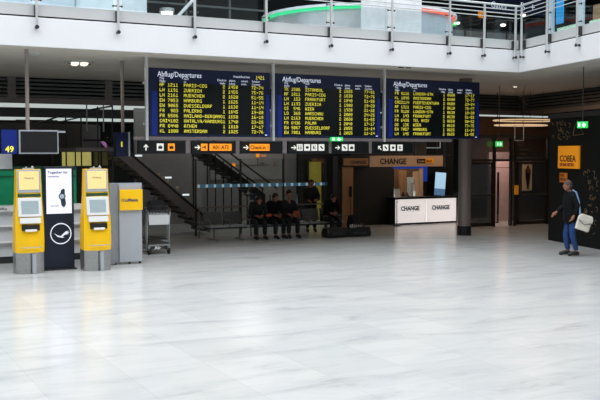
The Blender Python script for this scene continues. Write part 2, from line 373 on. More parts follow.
# dark cabinets and shopfront of the right branch
o = thing('dark_cabinet_row', 'row of dark cabinet fronts behind the rail left of the gallery corner', 'cabinet', (18.2, 23, U0))
B(15.4, 20.6, 22.8, 23.1, U0, 6.3).build('body', M['dwall2'], o)
for k in range(6): B(15.5+k*.84, 16.26+k*.84, 22.76, 22.8, 5.08, 6.22).build('door', M['darkwall'] if k % 2 else M['louvre'], o)
def bb(d0, d1, n0, n1, z0, z1): return branch_box(d0, d1, n0, n1, z0, z1)
sf = thing('gallery_shopfront', 'glazed shopfront with pale blue posts along the right gallery', 'shopfront', tuple(Vector((CX, CY, U0))+DR*2+NR*.95))
for d in (-.12, 1.32, 2.7, 4.0): bb(d, d+.14, .9, 1.0, U0, 8.5).build('post', M['bluewall'], sf)
bb(.02, 5.3, .94, .955, U0, 7.6).build('shop_glass', GL, sf)
bb(-.12, 5.3, .9, 1.0, 7.6, 7.8).build('lintel', M['bluewall'], sf)
struct(bb(-3, 9, 5.3, 5.45, U0, 8.6).build('wall_upper', M['dwall2']))
def shopthing(name, d0, d1, n, z0, z1, m, lab, cat, base=None):
    o = bb(d0, d1, n, n+.03, z0, z1).build(name, M[m]); tag(o, lab, cat); return o
shopthing('hanging_banner', .08, .42, 1.0, 5.72, 7.0, 'banner', 'bright blue banner hanging behind the glass of the right shopfront', 'banner')
shopthing('window_poster', .08, .5, 1.04, 5.0, 5.62, 'leafy', 'pale green poster low behind the glass beneath the blue banner', 'poster')
shopthing('window_poster', .56, 1.1, 1.04, 5.0, 5.62, 'leafy', 'pale green poster low in the window, right of the blue banner', 'poster')
shopthing('window_poster', 1.6, 2.6, 1.04, 5.0, 5.6, 'leafy', 'pale green poster nearest the right edge of the picture', 'poster')
shopthing('display_board', 1.5, 1.78, 1.2, 5.0, 6.0, 'beigew', 'beige upright board behind the glass at far right', 'board')
shopthing('sale_panel', 1.9, 2.9, 1.5, 6.15, 6.6, 'maroon', 'dark red panel high behind the glass at far right', 'panel')

# ------------------------------------------------------------------ gallery ceiling fixtures
def downlight(x, y, r, lab, bright='warmlamp'):
    o = thing('ceiling_downlight', lab, 'ceiling light', (x, y, 4.5))
    MB().cyl(x, y, 4.46, 4.5, r, 24).build('rim', M['white_steel'], o, smooth=True)
    if r > .2:
        for a in range(4):
            MB().ball((x+.45*r*math.cos(a*1.57+.6), y+.45*r*math.sin(a*1.57+.6), 4.45), (.28*r, .28*r, .045)).build('bulb', M[bright], o)
        mb = MB().tube([(x-r*.8, y, 4.445), (x+r*.8, y, 4.445)], .01); mb.build('spider_bar', M['dsteel'], o)
    else: MB().ball((x, y, 4.46), (r*.6, r*.6, .02)).build('bulb', M[bright], o)
    return o
downlight(5.36, 21.0, .33, 'large round recessed lamp in the gallery ceiling, left of the boards')
downlight(19.44, 22.07, .1, 'tiny bright spotlight in the gallery ceiling near the right corner')
downlight(4.05, 19.6, .13, 'small pale unlit ceiling fitting near the left edge', 'white_steel')
for x, n in ((6.2, 'left'), (6.45, 'right')):
    MBo = MB().cyl(x, 18.35, 4.485, 4.5, .07, 12); tag(MBo.build('ceiling_socket', M['black'], smooth=True), 'small dark ceiling socket above the first board, %s of a close pair' % n, 'socket', 'pair of dark sockets at the ceiling edge')
for x, n in ((12.75, 'left'), (12.98, 'right')):
    MBo = MB().cyl(x, 18.65, 4.485, 4.5, .07, 12); tag(MBo.build('ceiling_socket', M['black'], smooth=True), 'small dark ceiling socket above the third board, %s of a close pair' % n, 'socket', 'second pair of dark sockets')

# ------------------------------------------------------------------ departure boards
G = {}
for row in """A 01110 10001 10001 11111 10001 10001 10001
B 11110 10001 11110 10001 10001 10001 11110
C 01110 10001 10000 10000 10000 10001 01110
D 11110 10001 10001 10001 10001 10001 11110
E 11111 10000 10000 11110 10000 10000 11111
F 11111 10000 10000 11110 10000 10000 10000
G 01111 10000 10000 10011 10001 10001 01111
H 10001 10001 10001 11111 10001 10001 10001
I 11111 00100 00100 00100 00100 00100 11111
K 10001 10010 10100 11000 10100 10010 10001
L 10000 10000 10000 10000 10000 10000 11111
M 10001 11011 10101 10101 10001 10001 10001
N 10001 11001 10101 10101 10011 10001 10001
O 01110 10001 10001 10001 10001 10001 01110
P 11110 10001 10001 11110 10000 10000 10000
R 11110 10001 10001 11110 10100 10010 10001
S 01111 10000 10000 01110 00001 00001 11110
T 11111 00100 00100 00100 00100 00100 00100
U 10001 10001 10001 10001 10001 10001 01110
V 10001 10001 10001 10001 10001 01010 00100
W 10001 10001 10001 10101 10101 11011 10001
X 10001 01010 00100 00100 00100 01010 10001
Y 10001 10001 01010 00100 00100 00100 00100
Z 11111 00001 00010 00100 01000 10000 11111
0 01110 10001 10011 10101 11001 10001 01110
1 00100 01100 00100 00100 00100 00100 11111
2 11110 00001 00001 01110 10000 10000 11111
3 11110 00001 00001 01110 00001 00001 11110
4 10001 10001 10001 11111 00001 00001 00001
5 11111 10000 10000 11110 00001 00001 11110
6 01110 10000 10000 11110 10001 10001 01110
7 11111 00001 00010 00100 00100 01000 01000
8 01110 10001 10001 01110 10001 10001 01110
9 01110 10001 10001 01111 00001 00001 01110
- 00000 00000 00000 11111 00000 00000 00000
/ 00001 00001 00010 00100 01000 10000 10000""".split('\n'):
    p = row.split(); G[p[0]] = p[1:]
def matrix_text(mb, s, x, y, z, cell, h):
    pw = cell/6.5; ph = h/7
    for i, ch in enumerate(s):
        if ch not in G: continue
        for r_, bits in enumerate(G[ch]):
            k = 0
            while k < 5:
                if bits[k] == '1':
                    k2 = k
                    while k2 < 5 and bits[k2] == '1': k2 += 1
                    x0 = x+i*cell+k*pw; x1 = x+i*cell+k2*pw; z1 = z+h-r_*ph; z0 = z1-ph
                    mb.add([(x0,y,z0),(x1,y,z0),(x1,y,z1),(x0,y,z1)], [(0,1,2,3)]); k = k2
                else: k += 1
BOARDS = [
 ('first departures board from the left, listing Paris-CDG down to Amsterdam, clock 1421', ["AF 1211|PARIS-CDG|2|1450|72-74","LH 1191|ZUERICH|2|1455|75-76","LH 2161|MUENCHEN|2|1620|51-55","EW 7053|HAMBURG|1|1625|11-14","EW 9065|DUESSELDORF|1|1630|11-14","FR  983|PALERMO|1|1645|19-20","FR 5586|MAILAND-BERGAMO|1|1650|16-18","CAI4102|ANTALYA/HAMBURG|1|1740|23-25","FR 6440|ATHEN|1|1810|17-17","KL 1808|AMSTERDAM|2|1825|72-76"]),
 ('middle departures board, Istanbul at the top and Hamburg in the last row', ["TK 1506|ISTANBUL|2|1825|77-81","AF 1811|PARIS-CDG|2|1830|72-76","LH  153|FRANKFURT|2|1840|51-55","LH 1193|ZUERICH|1|1900|19-20","OS  546|WIEN|1|1920|21-22","LO  368|WARSCHAU|1|2000|24-25","LH 2163|MUENCHEN|2|2020|51-55","FR 6436|PALMA|1|2040|17-17","EW 9067|DUESSELDORF|1|2055|11-14","EW 7051|HAMBURG|1|2055|11-14"]),
 ('rightmost departures board, London-STN at the top and Frankfurt in the last row', ["FR 8116|LONDON-STN|1|0600|17-17","KL 1848|AMSTERDAM|2|0600|72-77","CAI2114|FUERTEVENTURA|2|0600|23-24","AF 1311|PARIS-CDG|2|0610|72-77","FR 8120|LONDON-STN|1|0630|18-20","LH  143|FRANKFURT|2|0630|51-55","FR 6438|TEL AVIV|2|0650|50-52","OS  136|WIEN|2|0610|73-75","EW 7057|HAMBURG|1|0625|11-14","LH  145|FRANKFURT|2|0635|51-55"])]
BT = 19.24
for bi, (lab, rows) in enumerate(BOARDS):
    x0 = [6.45, 9.56, 12.73][bi]; wd = 2.98
    b = thing('departure_board', lab, 'departure board', (x0+wd/2, BT+.1, 2.75), group='departure boards in a row')
    B(x0, x0+wd, BT, BT+.25, 2.75, 4.27).build('housing', M['navy'], b, bevel=.01)
    B(x0+.2, x0+wd-.16, BT-.006, BT, 2.80, 3.95).build('display_field', M['display'], b)
    B(x0+.06, x0+.18, BT-.008, BT, 2.77, 3.75).build('side_strip', M['blue'], b)
    B(x0+wd-.11, x0+wd-.03, BT-.008, BT, 2.77, 3.75).build('side_strip', M['blue'], b)
    label_text('Abflug/Departures', .165, x0+.19, BT-.01, 4.08, M['white_lt'], b, 'title_lettering', sx=.85, bold=.001)
    for (tx, a1, a2) in ((.24, 'Flug', 'Flight'), (.81, 'nach', 'to'), (1.62, 'Check-in', '    Halle'), (1.92, 'planm.', 'sched.'), (2.22, 'erwart.', 'estim.'), (2.5, 'Schalter', 'Counter')):
        label_text(a1+'\n'+a2, .07, x0+tx, BT-.01, 4.025, M['white_lt'], b, 'column_heading', sx=.9)
    if bi == 0:
        label_text('Ortszeit/local time', .075, x0+2.02, BT-.01, 4.12, M['white_lt'], b, 'clock_heading', sx=.75)
        mb = MB(); matrix_text(mb, '1421', x0+2.6, BT-.01, 4.1, .06, .085); mb.build('clock_digits', M['yel_led'], b)
    for ri, r_ in enumerate(rows):
        f = r_.split('|'); z = 3.865-ri*.1145; mb = MB()
        for tx, s_ in zip((.24, .81, 1.765, 1.9, 2.49), f): matrix_text(mb, s_, x0+tx, BT-.01, z, .0635, .072)
        mb.build('flight_row', M['yel_led'], b)
    B(x0+wd-.14, x0+wd-.09, BT-.012, BT, 2.79, 2.81).build('maker_mark', M['white_lt'], b)
for x, l in ((6.38, 'pale hanging pole at the left end of the departure boards'), (9.495, 'pale hanging pole between the first and second departure board'), (12.635, 'pale hanging pole between the second and third departure board')):
    o = thing('hanging_pole', l, 'pole', (x, 19.2, 2.7), group='poles holding the boards')
    B(x-.03, x+.03, 19.18, 19.26, 2.66, 4.5).build('shaft', M['white_steel'], o, bevel=.005)
    mb = MB()
    for z in (3.0, 3.9): mb.box(x-.06, x+.06, 19.27, 19.31, z, z+.05)
    mb.build('bracket', M['white_steel'], o)

# ------------------------------------------------------------------ hanging direction signs
rl = thing('sign_rail', 'long grey rail carrying the row of black direction signs', 'rail', (9.9, 19.3, 2.68))
B(6.1, 14.8, 19.24, 19.34, 2.665, 2.74).build('bar', M['beam'], rl, bevel=.005)
for x in (7.36, 8.58, 9.82, 11.07, 12.24): B(x-.06, x+.06, 19.25, 19.33, 2.37, 2.665).build('clamp_plate', M['beam'], rl)
def arrow(mb, x, y, z, s, ang):
    c, n = math.cos(ang), math.sin(ang)
    def P(a, b): return (x+a*c-b*n, z+a*n+b*c)
    mb.prism_y([P(-s, -.014), P(s*.6, -.014), P(s*.6, .014), P(-s, .014)], y-.004, y)
    mb.prism_y([P(s, 0), P(s*.2, s*.75), P(-.15*s, s*.75), P(s*.5, 0), P(-.15*s, -s*.75), P(.2*s, -s*.75)], y-.004, y)
def picto(mb, kind, x, y, z):
    if kind == 'man': mb.ball((x-.03, y, z+.04), (.012, .004, .014), 8, 6).box(x-.042, x-.018, y-.004, y, z-.05, z+.02).ball((x+.03, y, z+.04), (.012, .004, .014), 8, 6).box(x+.018, x+.042, y-.004, y, z-.05, z+.02)
    if kind == 'cup': mb.box(x-.035, x+.03, y-.004, y, z-.03, z+.03).box(x+.03, x+.045, y-.004, y, z-.01, z+.02)
    if kind == 'chair': mb.box(x-.04, x-.02, y-.004, y, z-.04, z+.045).box(x-.02, x+.03, y-.004, y, z-.02, z).box(x+.015, x+.03, y-.004, y, z-.05, z-.02).ball((x+.02, y, z+.03), (.015, .004, .015), 8, 6)
    if kind == 'case': mb.box(x-.045, x+.045, y-.004, y, z-.04, z+.02).box(x-.02, x+.02, y-.004, y, z+.03, z+.04)
    if kind == 'plane': mb.prism_y([(x-.05, z-.03), (x+.05, z+.025), (x+.04, z+.04), (x-.05, z-.005)], y-.004, y); mb.prism_y([(x-.01, z+.0), (x+.03, z-.045), (x+.045, z-.04), (x+.02, z+.015)], y-.004, y)
    if kind == 'phone': mb.prism_y([(x-.045, z+.02), (x-.02, z+.045), (x+.045, z-.02), (x+.02, z-.045)], y-.004, y)
SG = [(6.18, 7.28, 'black hanging sign with up arrow, white passport pictogram and orange square', 90, [(.50, 'pict', 'case'), (.76, 'amber', 'case')], None),
      (7.43, 8.52, 'black hanging sign with right arrow and orange A01-A73 gate field', 0, [(.30, 'amber', 'plane')], ('A01-A73', .43, .98)),
      (8.64, 9.74, 'black hanging sign with right arrow and orange Check-in field', 0, [], ('Check-in 1', .23, .75)),
      (9.9, 11.01, 'black hanging sign with right arrow and four white pictograms', 0, [(.30, 'pict', 'man'), (.5, 'pict', 'cup'), (.70, 'pict', 'chair'), (.9, 'pict', 'phone')], None),
      (11.12, 12.17, 'black hanging sign with right arrow and two white pictograms', 0, [(.34, 'pict', 'phone'), (.54, 'pict', 'case')], None),
      (12.29, 13.51, 'black hanging sign with three white pictograms above the exchange booth', 135, [(.38, 'pict', 'phone'), (.6, 'pict', 'cup'), (.82, 'pict', 'chair')], None)]
for x0, x1, lab, ang, pics, fld in SG:
    s = thing('direction_sign', lab, 'sign', ((x0+x1)/2, 19.25, 2.36), group='row of black direction signs')
    B(x0, x1, 19.2, 19.3, 2.36, 2.655).build('sign_box', M['signblack'], s, bevel=.006)
    mb = MB(); arrow(mb, x0+(.14 if ang != 135 else .2) + (.03 if ang == 90 else 0), 19.197, 2.505, .07, R(ang)); mb.build('arrow', M['pict'], s)
    for dx, c, kd in pics:
        p = B(x0+dx-.08, x0+dx+.08, 19.192, 19.2, 2.43, 2.59).build('pictogram_field', M[c], s)
        mb = MB(); picto(mb, kd, x0+dx, 19.191, 2.51); mb.build('pictogram', M['blacktxt'], p)
    if fld:
        p = B(x0+fld[1], x0+fld[2], 19.192, 19.2, 2.43, 2.59).build('lettering_field', M['amber'], s)
        label_text(fld[0], .13, x0+(fld[1]+fld[2])/2, 19.188, 2.465, M['blacktxt'], p, align='CENTER', sx=.85, bold=.002)
o = thing('empty_sign_holder', 'empty dark hanging frame with a thin pale bracket right of the signs', 'frame', (14.2, 19.25, 2.36))
MB().box(13.6, 13.63, 19.22, 19.28, 2.3, 2.665).box(14.55, 14.58, 19.22, 19.28, 2.0, 2.665).box(13.6, 14.58, 19.22, 19.28, 2.3, 2.33).build('frame_bars', M['dsteel'], o)
MB().box(13.95, 14.4, 19.2, 19.22, 2.5, 2.52).box(14.38, 14.4, 19.2, 19.22, 2.5, 2.665).build('pale_bracket', M['white_steel'], o)
def exit_sign(x, y, z, lab, wd=.34, ht=.1, rz=0, hang=None):
    s = thing('exit_sign', lab, 'exit sign', (x, y, z), rz)
    rm = Matrix.Translation((x, y, z)) @ Matrix.Rotation(rz, 4, 'Z')
    MB().box(-wd/2, wd/2, -.02, .03, 0, ht).xf(rm).build('sign_box', M['exit'], s)
    MB().box(-wd*.38, -wd*.2, -.024, -.02, ht*.2, ht*.8).prism_y([(0, ht*.3), (wd*.2, ht*.1), (wd*.36, ht*.5), (wd*.1, ht*.9)], -.024, -.02).xf(rm).build('pictogram', M['exitw'], s)
    if hang: MB().box(-.01, .01, 0, .015, ht, hang-z).xf(rm).build('hanger', M['dsteel'], s)
    return s
exit_sign(11.2, 19.15, 2.665, 'small green exit sign under the middle departures board')

# ------------------------------------------------------------------ self-service kiosks
def kiosk_mesh():
    k = thing('check_in_kiosk', 'yellow self check-in kiosk on steel foot at left edge, beside the green counter', 'kiosk', (0, 0, 0), group='yellow check-in kiosks')
    def loft(levels, xs=13):
        mb = MB(); vs = []; fs = []; rows = []
        for (z, hw, yf, yb, bul) in levels:
            row = []
            for i in range(xs):
                u = -1+2*i/(xs-1); row.append((u*hw, yf+bul*u*u, z))
            row += [(hw, yb, z), (-hw, yb, z)]; rows.append(row); vs += row
        n = xs+2
        for j in range(len(levels)-1):
            for i in range(n): fs.append((j*n+i, j*n+(i+1) % n, (j+1)*n+(i+1) % n, (j+1)*n+i))
        fs += [tuple(range(n))[::-1], tuple(range((len(levels)-1)*n, len(levels)*n))]
        return mb.add(vs, fs)
    loft([(0, .265, -.24, .2, .10), (.42, .27, -.25, .2, .10)]).build('steel_foot', M['steel'], k, smooth=True)
    MB().box(-.008, .008, -.256, -.24, .01, .41).build('foot_seam', M['black'], k)
    B(.03, .1, -.258, -.25, .01, .41).build('foot_stripe', M['silver'], k)
    loft([(.42, .275, -.28, .16, .12), (.6, .278, -.29, .17, .12), (.85, .275, -.27, .16, .10), (1.08, .27, -.225, .13, .07), (1.3, .258, -.185, .1, .04), (1.55, .247, -.16, .08, .02), (2.06, .235, -.13, .06, .01)]).build('yellow_shell', M['yellow'], k, smooth=True)
    def slab(z0, y0, z1, y1, hw, dep): return MB().add([(-hw,y0-dep,z0),(hw,y0-dep,z0),(hw,y1-dep,z1),(-hw,y1-dep,z1),(-hw,y0+.05,z0),(hw,y0+.05,z0),(hw,y1+.05,z1),(-hw,y1+.05,z1)], [(0,1,2,3),(5,4,7,6),(4,0,3,7),(1,5,6,2),(3,2,6,7),(4,5,1,0)])
    h = slab(1.60, -.155, 2.05, -.13, .222, .012).build('header_frame', M['silver'], k, bevel=.008)
    slab(1.66, -.152, 2.02, -.132, .19, .018).build('header_panel', M['peach'], h)
    label_text('Check-in', .05, 0, -.158, 1.87, M['ptxt'], h, align='CENTER', tilt=0)
    slab(1.52, -.16, 1.575, -.155, .22, .012).build('green_band', M['dgreen'], k)
    s = slab(1.13, -.235, 1.5, -.165, .225, .014).build('screen_bezel', M['kwhite'], k, bevel=.01)
    slab(1.19, -.222, 1.44, -.176, .165, .02).build('screen', M['kscreen'], s)
    slab(1.0, -.26, 1.11, -.236, .2, .012).build('keypad_plate', M['kwhite'], k, bevel=.006)
    sl = slab(.86, -.288, .97, -.268, .17, .008).build('ticket_slot', M['black'], k)
    slab(.845, -.30, .885, -.29, .11, .02).build('ticket_paper', M['kwhite'], sl)
    MB().tube([(-.2, -.285, .53), (-.15, -.315, .53), (0, -.325, .53), (.15, -.315, .53), (.2, -.285, .53)], .008, 6).build('lower_rail', M['silver'], k)
    MB().box(-.1, .12, -.08, .0, 2.06, 2.085).ball((-.03, -.05, 2.09), (.02, .02, .02)).ball((.09, -.05, 2.095), (.025, .02, .03)).build('top_camera', M['silver'], k)
    return k
k1 = kiosk_mesh(); k1.location = (3.60, 18.28, 0)
copy_tree(k1, (4.90, 18.1, 0), 0, 'yellow self check-in kiosk between the dark poster pillar and the silver panel')

# ------------------------------------------------------------------ poster pillar
p = thing('poster_pillar', 'dark blue advertising pillar with lit watch poster and round crane emblem', 'advertising pillar', (4.29, 18.5, 0))
B(3.985, 4.585, 18.42, 18.6, .03, 2.1).build('body', M['dblue'], p, bevel=.008)
B(3.95, 4.62, 18.38, 18.66, 0, .03).build('base_plate', M['dsteel'], p)
ps = B(4.03, 4.54, 18.412, 18.42, 1.15, 2.06).build('poster', M['poster'], p)
label_text('Together for', .078, 4.06, 18.408, 1.965, M['ptxt'], ps, bold=.001)
label_text('moments.', .06, 4.06, 18.408, 1.89, M['ptxt'], ps)
label_text('time to check in', .035, 4.12, 18.408, 1.3, M['ptxt'], ps, sx=.7).rotation_euler = (0, 0, 0)
wt = MB().cyl(0, 0, 0, .006, .07, 24).xf(Matrix.Translation((4.345, 18.41, 1.5)) @ Matrix.Rotation(R(90), 4, 'X')).build('watch_case', M['watchd'], ps)
MB().cyl(0, 0, 0, .006, .048, 24).xf(Matrix.Translation((4.34, 18.403, 1.5)) @ Matrix.Rotation(R(90), 4, 'X')).build('watch_dial', M['watchl'], ps)
MB().prism_y([(4.31, 1.55), (4.40, 1.55), (4.40, 1.64), (4.37, 1.66), (4.32, 1.62)], 18.405, 18.411).prism_y([(4.31, 1.45), (4.41, 1.45), (4.42, 1.34), (4.38, 1.27), (4.33, 1.32)], 18.405, 18.411).build('watch_band', M['watchd'], ps)
ec = (4.31, 18.41, .74)
ring = [(ec[0]+.205*math.cos(2*math.pi*i/48), ec[1], ec[2]+.205*math.sin(2*math.pi*i/48)) for i in range(48)]
em = MB().tube(ring, .011, 6, True)
em.prism_y([(ec[0]+a, ec[2]+b) for a, b in [(-.15, .02), (-.06, -.035), (.0, -.05), (.05, .0), (.10, .045), (.17, .05), (.12, .03), (.18, .02), (.12, .005), (.16, -.012), (.08, -.025), (.03, -.06), (.07, -.085), (.0, -.08), (-.06, -.065)]], 18.405, 18.415)
em.build('crane_emblem', M['white_lt'], p)

p.location.x -= .035

# ------------------------------------------------------------------ silver panel with yellow sign
p = thing('silver_info_stand', 'silver grey stand with yellow airline name box at its top', 'stand', (5.78, 18.75, 0))
B(5.62, 6.12, 18.66, 18.72, .05, 1.7).build('panel', M['silver'], p, bevel=.006)
B(5.42, 5.62, 18.70, 18.95, .02, 1.74).build('side_pillar', M['silver2'], p, bevel=.006)
B(5.42, 6.14, 18.72, 18.80, 1.66, 1.74).build('cap', M['silver'], p)
y = B(5.62, 6.12, 18.60, 18.66, 1.16, 1.6).build('yellow_box', M['yellow'], p, bevel=.006)
label_text('Lufthansa', .09, 5.72, 18.595, 1.35, M['ptxt'], y, bold=.002, sx=.85)
MB().tube([(5.675+.028*math.cos(a*.5236), 18.595, 1.38+.028*math.sin(a*.5236)) for a in range(12)], .004, 5, True).build('round_emblem', M['ptxt'], y)
for x in (5.55, 5.85, 6.08): MB().cyl(x, 18.72, 0, .05, .025, 10).build('foot', M['black'], p)

p.location.x -= .05

# ------------------------------------------------------------------ check-in counter behind the kiosks
c = thing('check_in_counter', 'grey check-in counter with green back panel behind the yellow kiosks', 'counter', (2.8, 20.2, 0))
B(.5, 5.15, 20.0, 20.5, .15, 1.12).build('body', M['cgrey'], c)
B(.5, 5.15, 20.02, 20.5, 0, .15).build('plinth', M['dsteel'], c)
for z in (.45, .8, 1.12): B(.5, 5.17, 19.9, 20.05, z, z+.035).build('ledge', M['cgrey2'], c)
B(.5, 5.17, 19.88, 20.4, 1.13, 1.24).build('worktop', M['cgrey2'], c, bevel=.005)
B(.5, 5.1, 20.4, 20.46, 1.24, 2.0).build('green_panel', M['green'], c)
B(.5, 5.1, 20.38, 20.47, 2.0, 2.08).build('dark_top_rail', M['dgreen'], c)
MB().tube([(.5, 20.36, 1.86), (5.1, 20.36, 1.86)], .01, 6).build('thin_rail', M['dsteel'], c)
label_text('Abflug', .07, 3.3, 19.87, 1.17, M['blacktxt'], c)
# desk number sign and monitor hung from the ceiling
m_ = thing('desk_monitor', 'black monitor in pale frame hung on a pole above the left kiosk', 'monitor', (3.97, 18.95, 2.36))
B(3.57, 4.37, 18.9, 19.0, 2.36, 2.85).build('pale_frame', M['silver'], m_, bevel=.006)
B(3.60, 4.34, 18.888, 18.9, 2.395, 2.82).build('screen', M['black'], m_)
B(4.37, 4.52, 18.93, 18.97, 2.8, 2.84).build('side_arm', M['silver'], m_)
MB().cyl(3.76, 18.97, 2.85, 4.5, .04, 12).build('pole', M['polem'], m_, smooth=True)
s = thing('desk_number_sign', 'blue sign with yellow number 49 beside the black monitor', 'sign', (3.36, 18.95, 2.36))
B(3.23, 3.53, 18.9, 18.98, 2.36, 2.85).build('sign_box', M['blue'], s)
label_text('49', .17, 3.38, 18.893, 2.40, M['yel_led'], s, align='CENTER', bold=.004)
B(3.53, 3.57, 18.93, 18.96, 2.45, 2.5).build('bracket', M['dsteel'], s)
s = tag(B(2.6, 3.5, 19.3, 19.36, 2.05, 2.36).build('pale_board', M['cgrey'], origin=(3.05, 19.33, 2.05)), 'pale grey board below the number 49 sign at left edge', 'board')
s = thing('blue_column_sign', 'dark blue hanging box with pale edge left of the direction signs', 'sign', (6.2, 20.3, 2.3))
B(6.0, 6.28, 20.3, 20.5, 2.3, 2.85).build('sign_box', M['navy'], s)
B(6.29, 6.33, 20.28, 20.5, 2.3, 2.86).build('pale_edge', M['silver'], s)
B(6.12, 6.15, 20.292, 20.3, 2.52, 2.64).build('yellow_mark', M['yel_led'], s)
MB().cyl(6.2, 20.42, 2.85, 4.5, .04, 12).build('pole', M['polem'], s, smooth=True)

# ------------------------------------------------------------------ left background: raised level, lit windows, stairs
mz = thing('raised_level', 'dark grey raised level with lit windows under it behind the monitor', 'mezzanine', (5.5, 28, 0))
pts = [(-2, 27.2), (6.2, 27.0), (7.0, 27.3), (7.7, 28.0), (8.05, 29.0), (8.0, 31), (-2, 31)]
MB().prism(pts, 2.5, 3.25).build('rounded_parapet', M['darkwall'], mz)
MB().prism([(-2, 27.45), (8.0, 27.45), (8.0, 31), (-2, 31)], 0, 1.95).build('lower_wall', M['darkwall'], mz)
MB().prism([(-2, 27.5), (8.0, 27.5), (8.0, 31), (-2, 31)], 1.95, 2.5).build('window_zone', M['dwall2'], mz)
for a, b_, m1 in ((6.45, 6.82, 'ywin'), (6.88, 7.33, 'ywin'), (7.42, 7.62, 'ywin2'), (7.68, 7.85, 'ywin2')):
    B(a, b_, 27.44, 27.5, 1.98, 2.4).build('lit_window', M[m1], mz)
MB().tube([(7.62, 27.5, 2.78), (7.85, 27.85, 2.66), (8.05, 28.3, 2.58)], [.02, .055, .045], 8).build('purple_trim', M['purple'], mz)
MB().box(5.0, 6.2, 26.9, 26.95, 3.3, 3.34).build('cap_rail', M['dsteel'], mz)
g = thing('railing_frame', 'thin dark railing frames standing in front of the raised level', 'railing', (6.9, 26.6, 2.0))
mb = MB()
for x, z1 in ((5.95, 3.35), (6.35, 3.5), (6.8, 3.62), (7.3, 3.75), (7.75, 3.78)): mb.box(x, x+.035, 26.6, 26.64, 1.98, z1)
mb.build('uprights', M['dsteel'], g)
MB().tube([(5.5, 26.62, 3.2), (6.4, 26.62, 3.52), (7.78, 26.62, 3.78)], .025, 6).tube([(6.2, 26.62, 3.28), (7.5, 26.62, 3.6)], .02, 6).box(5.4, 7.8, 26.58, 26.66, 1.93, 1.98).build('rails', M['dsteel'], g)
for x in (6.95, 7.45): B(x, x+.03, 26.5, 26.54, 3.0, 3.9).build('pale_hanger', M['silver'], g)
def stair(name, lab, xa, za, xb, zb, y0, y1, m1, steps, thick=.3, rail_h=.0):
    o = thing(name, lab, 'stairs', (xb, (y0+y1)/2, 0))
    for yy, nm in ((y0, 'balustrade_panel'), (y1, 'balustrade_panel')):
        MB().prism_y([(xa, za), (xb, zb), (xb, zb-thick), (xa, za-thick)], yy, yy+.05).build(nm, M[m1], o)
    mb = MB(); n = steps
    for i in range(n):
        f0, f1 = i/n, (i+1)/n; x0 = xa+(xb-xa)*f0; x1 = xa+(xb-xa)*f1; z = za+(zb-za)*f1-thick*.6
        mb.box(x0, x1, y0+.05, y1, z-.06, z)
    mb.build('treads', M['dsteel'], o)
    return o
st = stair('escalator', 'dark escalator descending to the right behind the info stand', 7.25, 2.61, 10.0, .35, 24.4, 25.4, 'beam', 13, .32)
B(6.1, 7.27, 24.4, 27.0, 2.42, 2.52).build('landing', M['beam'], st)
MB().tube([(7.25, 24.42, 2.66), (6.95, 24.42, 2.72), (6.3, 24.42, 2.72)], .03, 8).build('landing_rail', M['black'], st)
MB().box(7.1, 7.14, 24.4, 24.44, .0, 2.42).build('landing_post', M['dsteel'], st)
MB().tube([(7.25, 24.42, 2.66), (10.0, 24.42, .4)], .035, 8).build('handrail', M['black'], st)
MB().tube([(7.25, 25.42, 2.81), (10.0, 25.42, .55)], .035, 8).build('handrail', M['black'], st)
for i, (x, z) in enumerate([(8.05, 2.27), (8.95, 1.62), (9.5, 1.1)]): B(x, x+.2, 25.3, 25.34, z, z+.05).build('step_light', mat('step_white', (230, 240, 245), .5, emit=.9), st)
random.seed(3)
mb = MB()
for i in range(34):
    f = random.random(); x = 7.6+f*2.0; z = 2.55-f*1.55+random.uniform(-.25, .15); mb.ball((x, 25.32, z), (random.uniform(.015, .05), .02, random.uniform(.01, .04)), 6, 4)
tag(mb.build('glint_specks', mat('speckle', (150, 130, 95), .5, emit=.25), ), 'scattered small pale glints above the escalator', 'reflections', kind='stuff')  # glowing specks modelled to stand for glints, not lamps
st2 = stair('staircase', 'dark staircase with twin handrails in front of the map wall', 10.5, 2.75, 13.0, 1.0, 26.9, 27.7, 'dwall2', 12, .25)
MB().tube([(10.3, 26.85, 2.98), (12.9, 26.85, 1.17)], .028, 8).build('handrail', M['black'], st2)
MB().tube([(10.8, 26.8, 2.98), (13.4, 26.8, 1.17)], .028, 8).build('handrail', M['black'], st2)
mb = MB()
for i in range(9): mb.box(10.9+i*.28, 10.93+i*.28, 26.84, 26.87, 0, 2.5-i*.19)
mb.build('balusters', M['black'], st2)
struct(B(9.0, 14.9, 28.3, 28.45, 0, 3.9).build('wall_map', M['mapwall']))
mp = thing('route_map_panel', 'grey wall panel with orange route lines behind the staircase', 'wall map', (13.2, 28.28, 1.6))
B(11.6, 14.35, 28.25, 28.3, 1.45, 2.6).build('panel', M['mapwall'], mp)
for zz, x0, x1 in ((1.95, 11.7, 13.2),): B(x0, x1, 28.235, 28.25, zz-.008, zz+.008).build('route_line', M['gold'], mp)
B(13.35, 13.37, 28.235, 28.25, 1.95, 2.25).build('route_line', M['gold'], mp); B(13.2, 13.8, 28.235, 28.25, 1.942, 1.958).build('route_line', M['gold'], mp)
for x, z in ((12.45, 1.95), (13.36, 2.28)): MB().cyl(0, 0, 0, .02, .07, 14).xf(Matrix.Translation((x, 28.25, z)) @ Matrix.Rotation(R(90), 4, 'X')).build('stop_marker', M['amber'], mp)
label_text('Terminal', .1, 11.75, 28.24, 1.9, M['amber'], mp, sx=.9); label_text('Bahn', .1, 13.5, 28.24, 2.24, M['amber'], mp); label_text('Halle', .1, 13.42, 28.24, 1.98, M['blacktxt'], mp); label_text('Ebene', .1, 12.3, 28.24, 2.36, M['blacktxt'], mp)
MB().tube([(14.05, 28.24, 1.98), (13.98, 28.24, 1.9), (13.98, 28.24, 2.02), (14.06, 28.24, 2.08)], .012, 6).build('red_mark', M['reds'], mp)
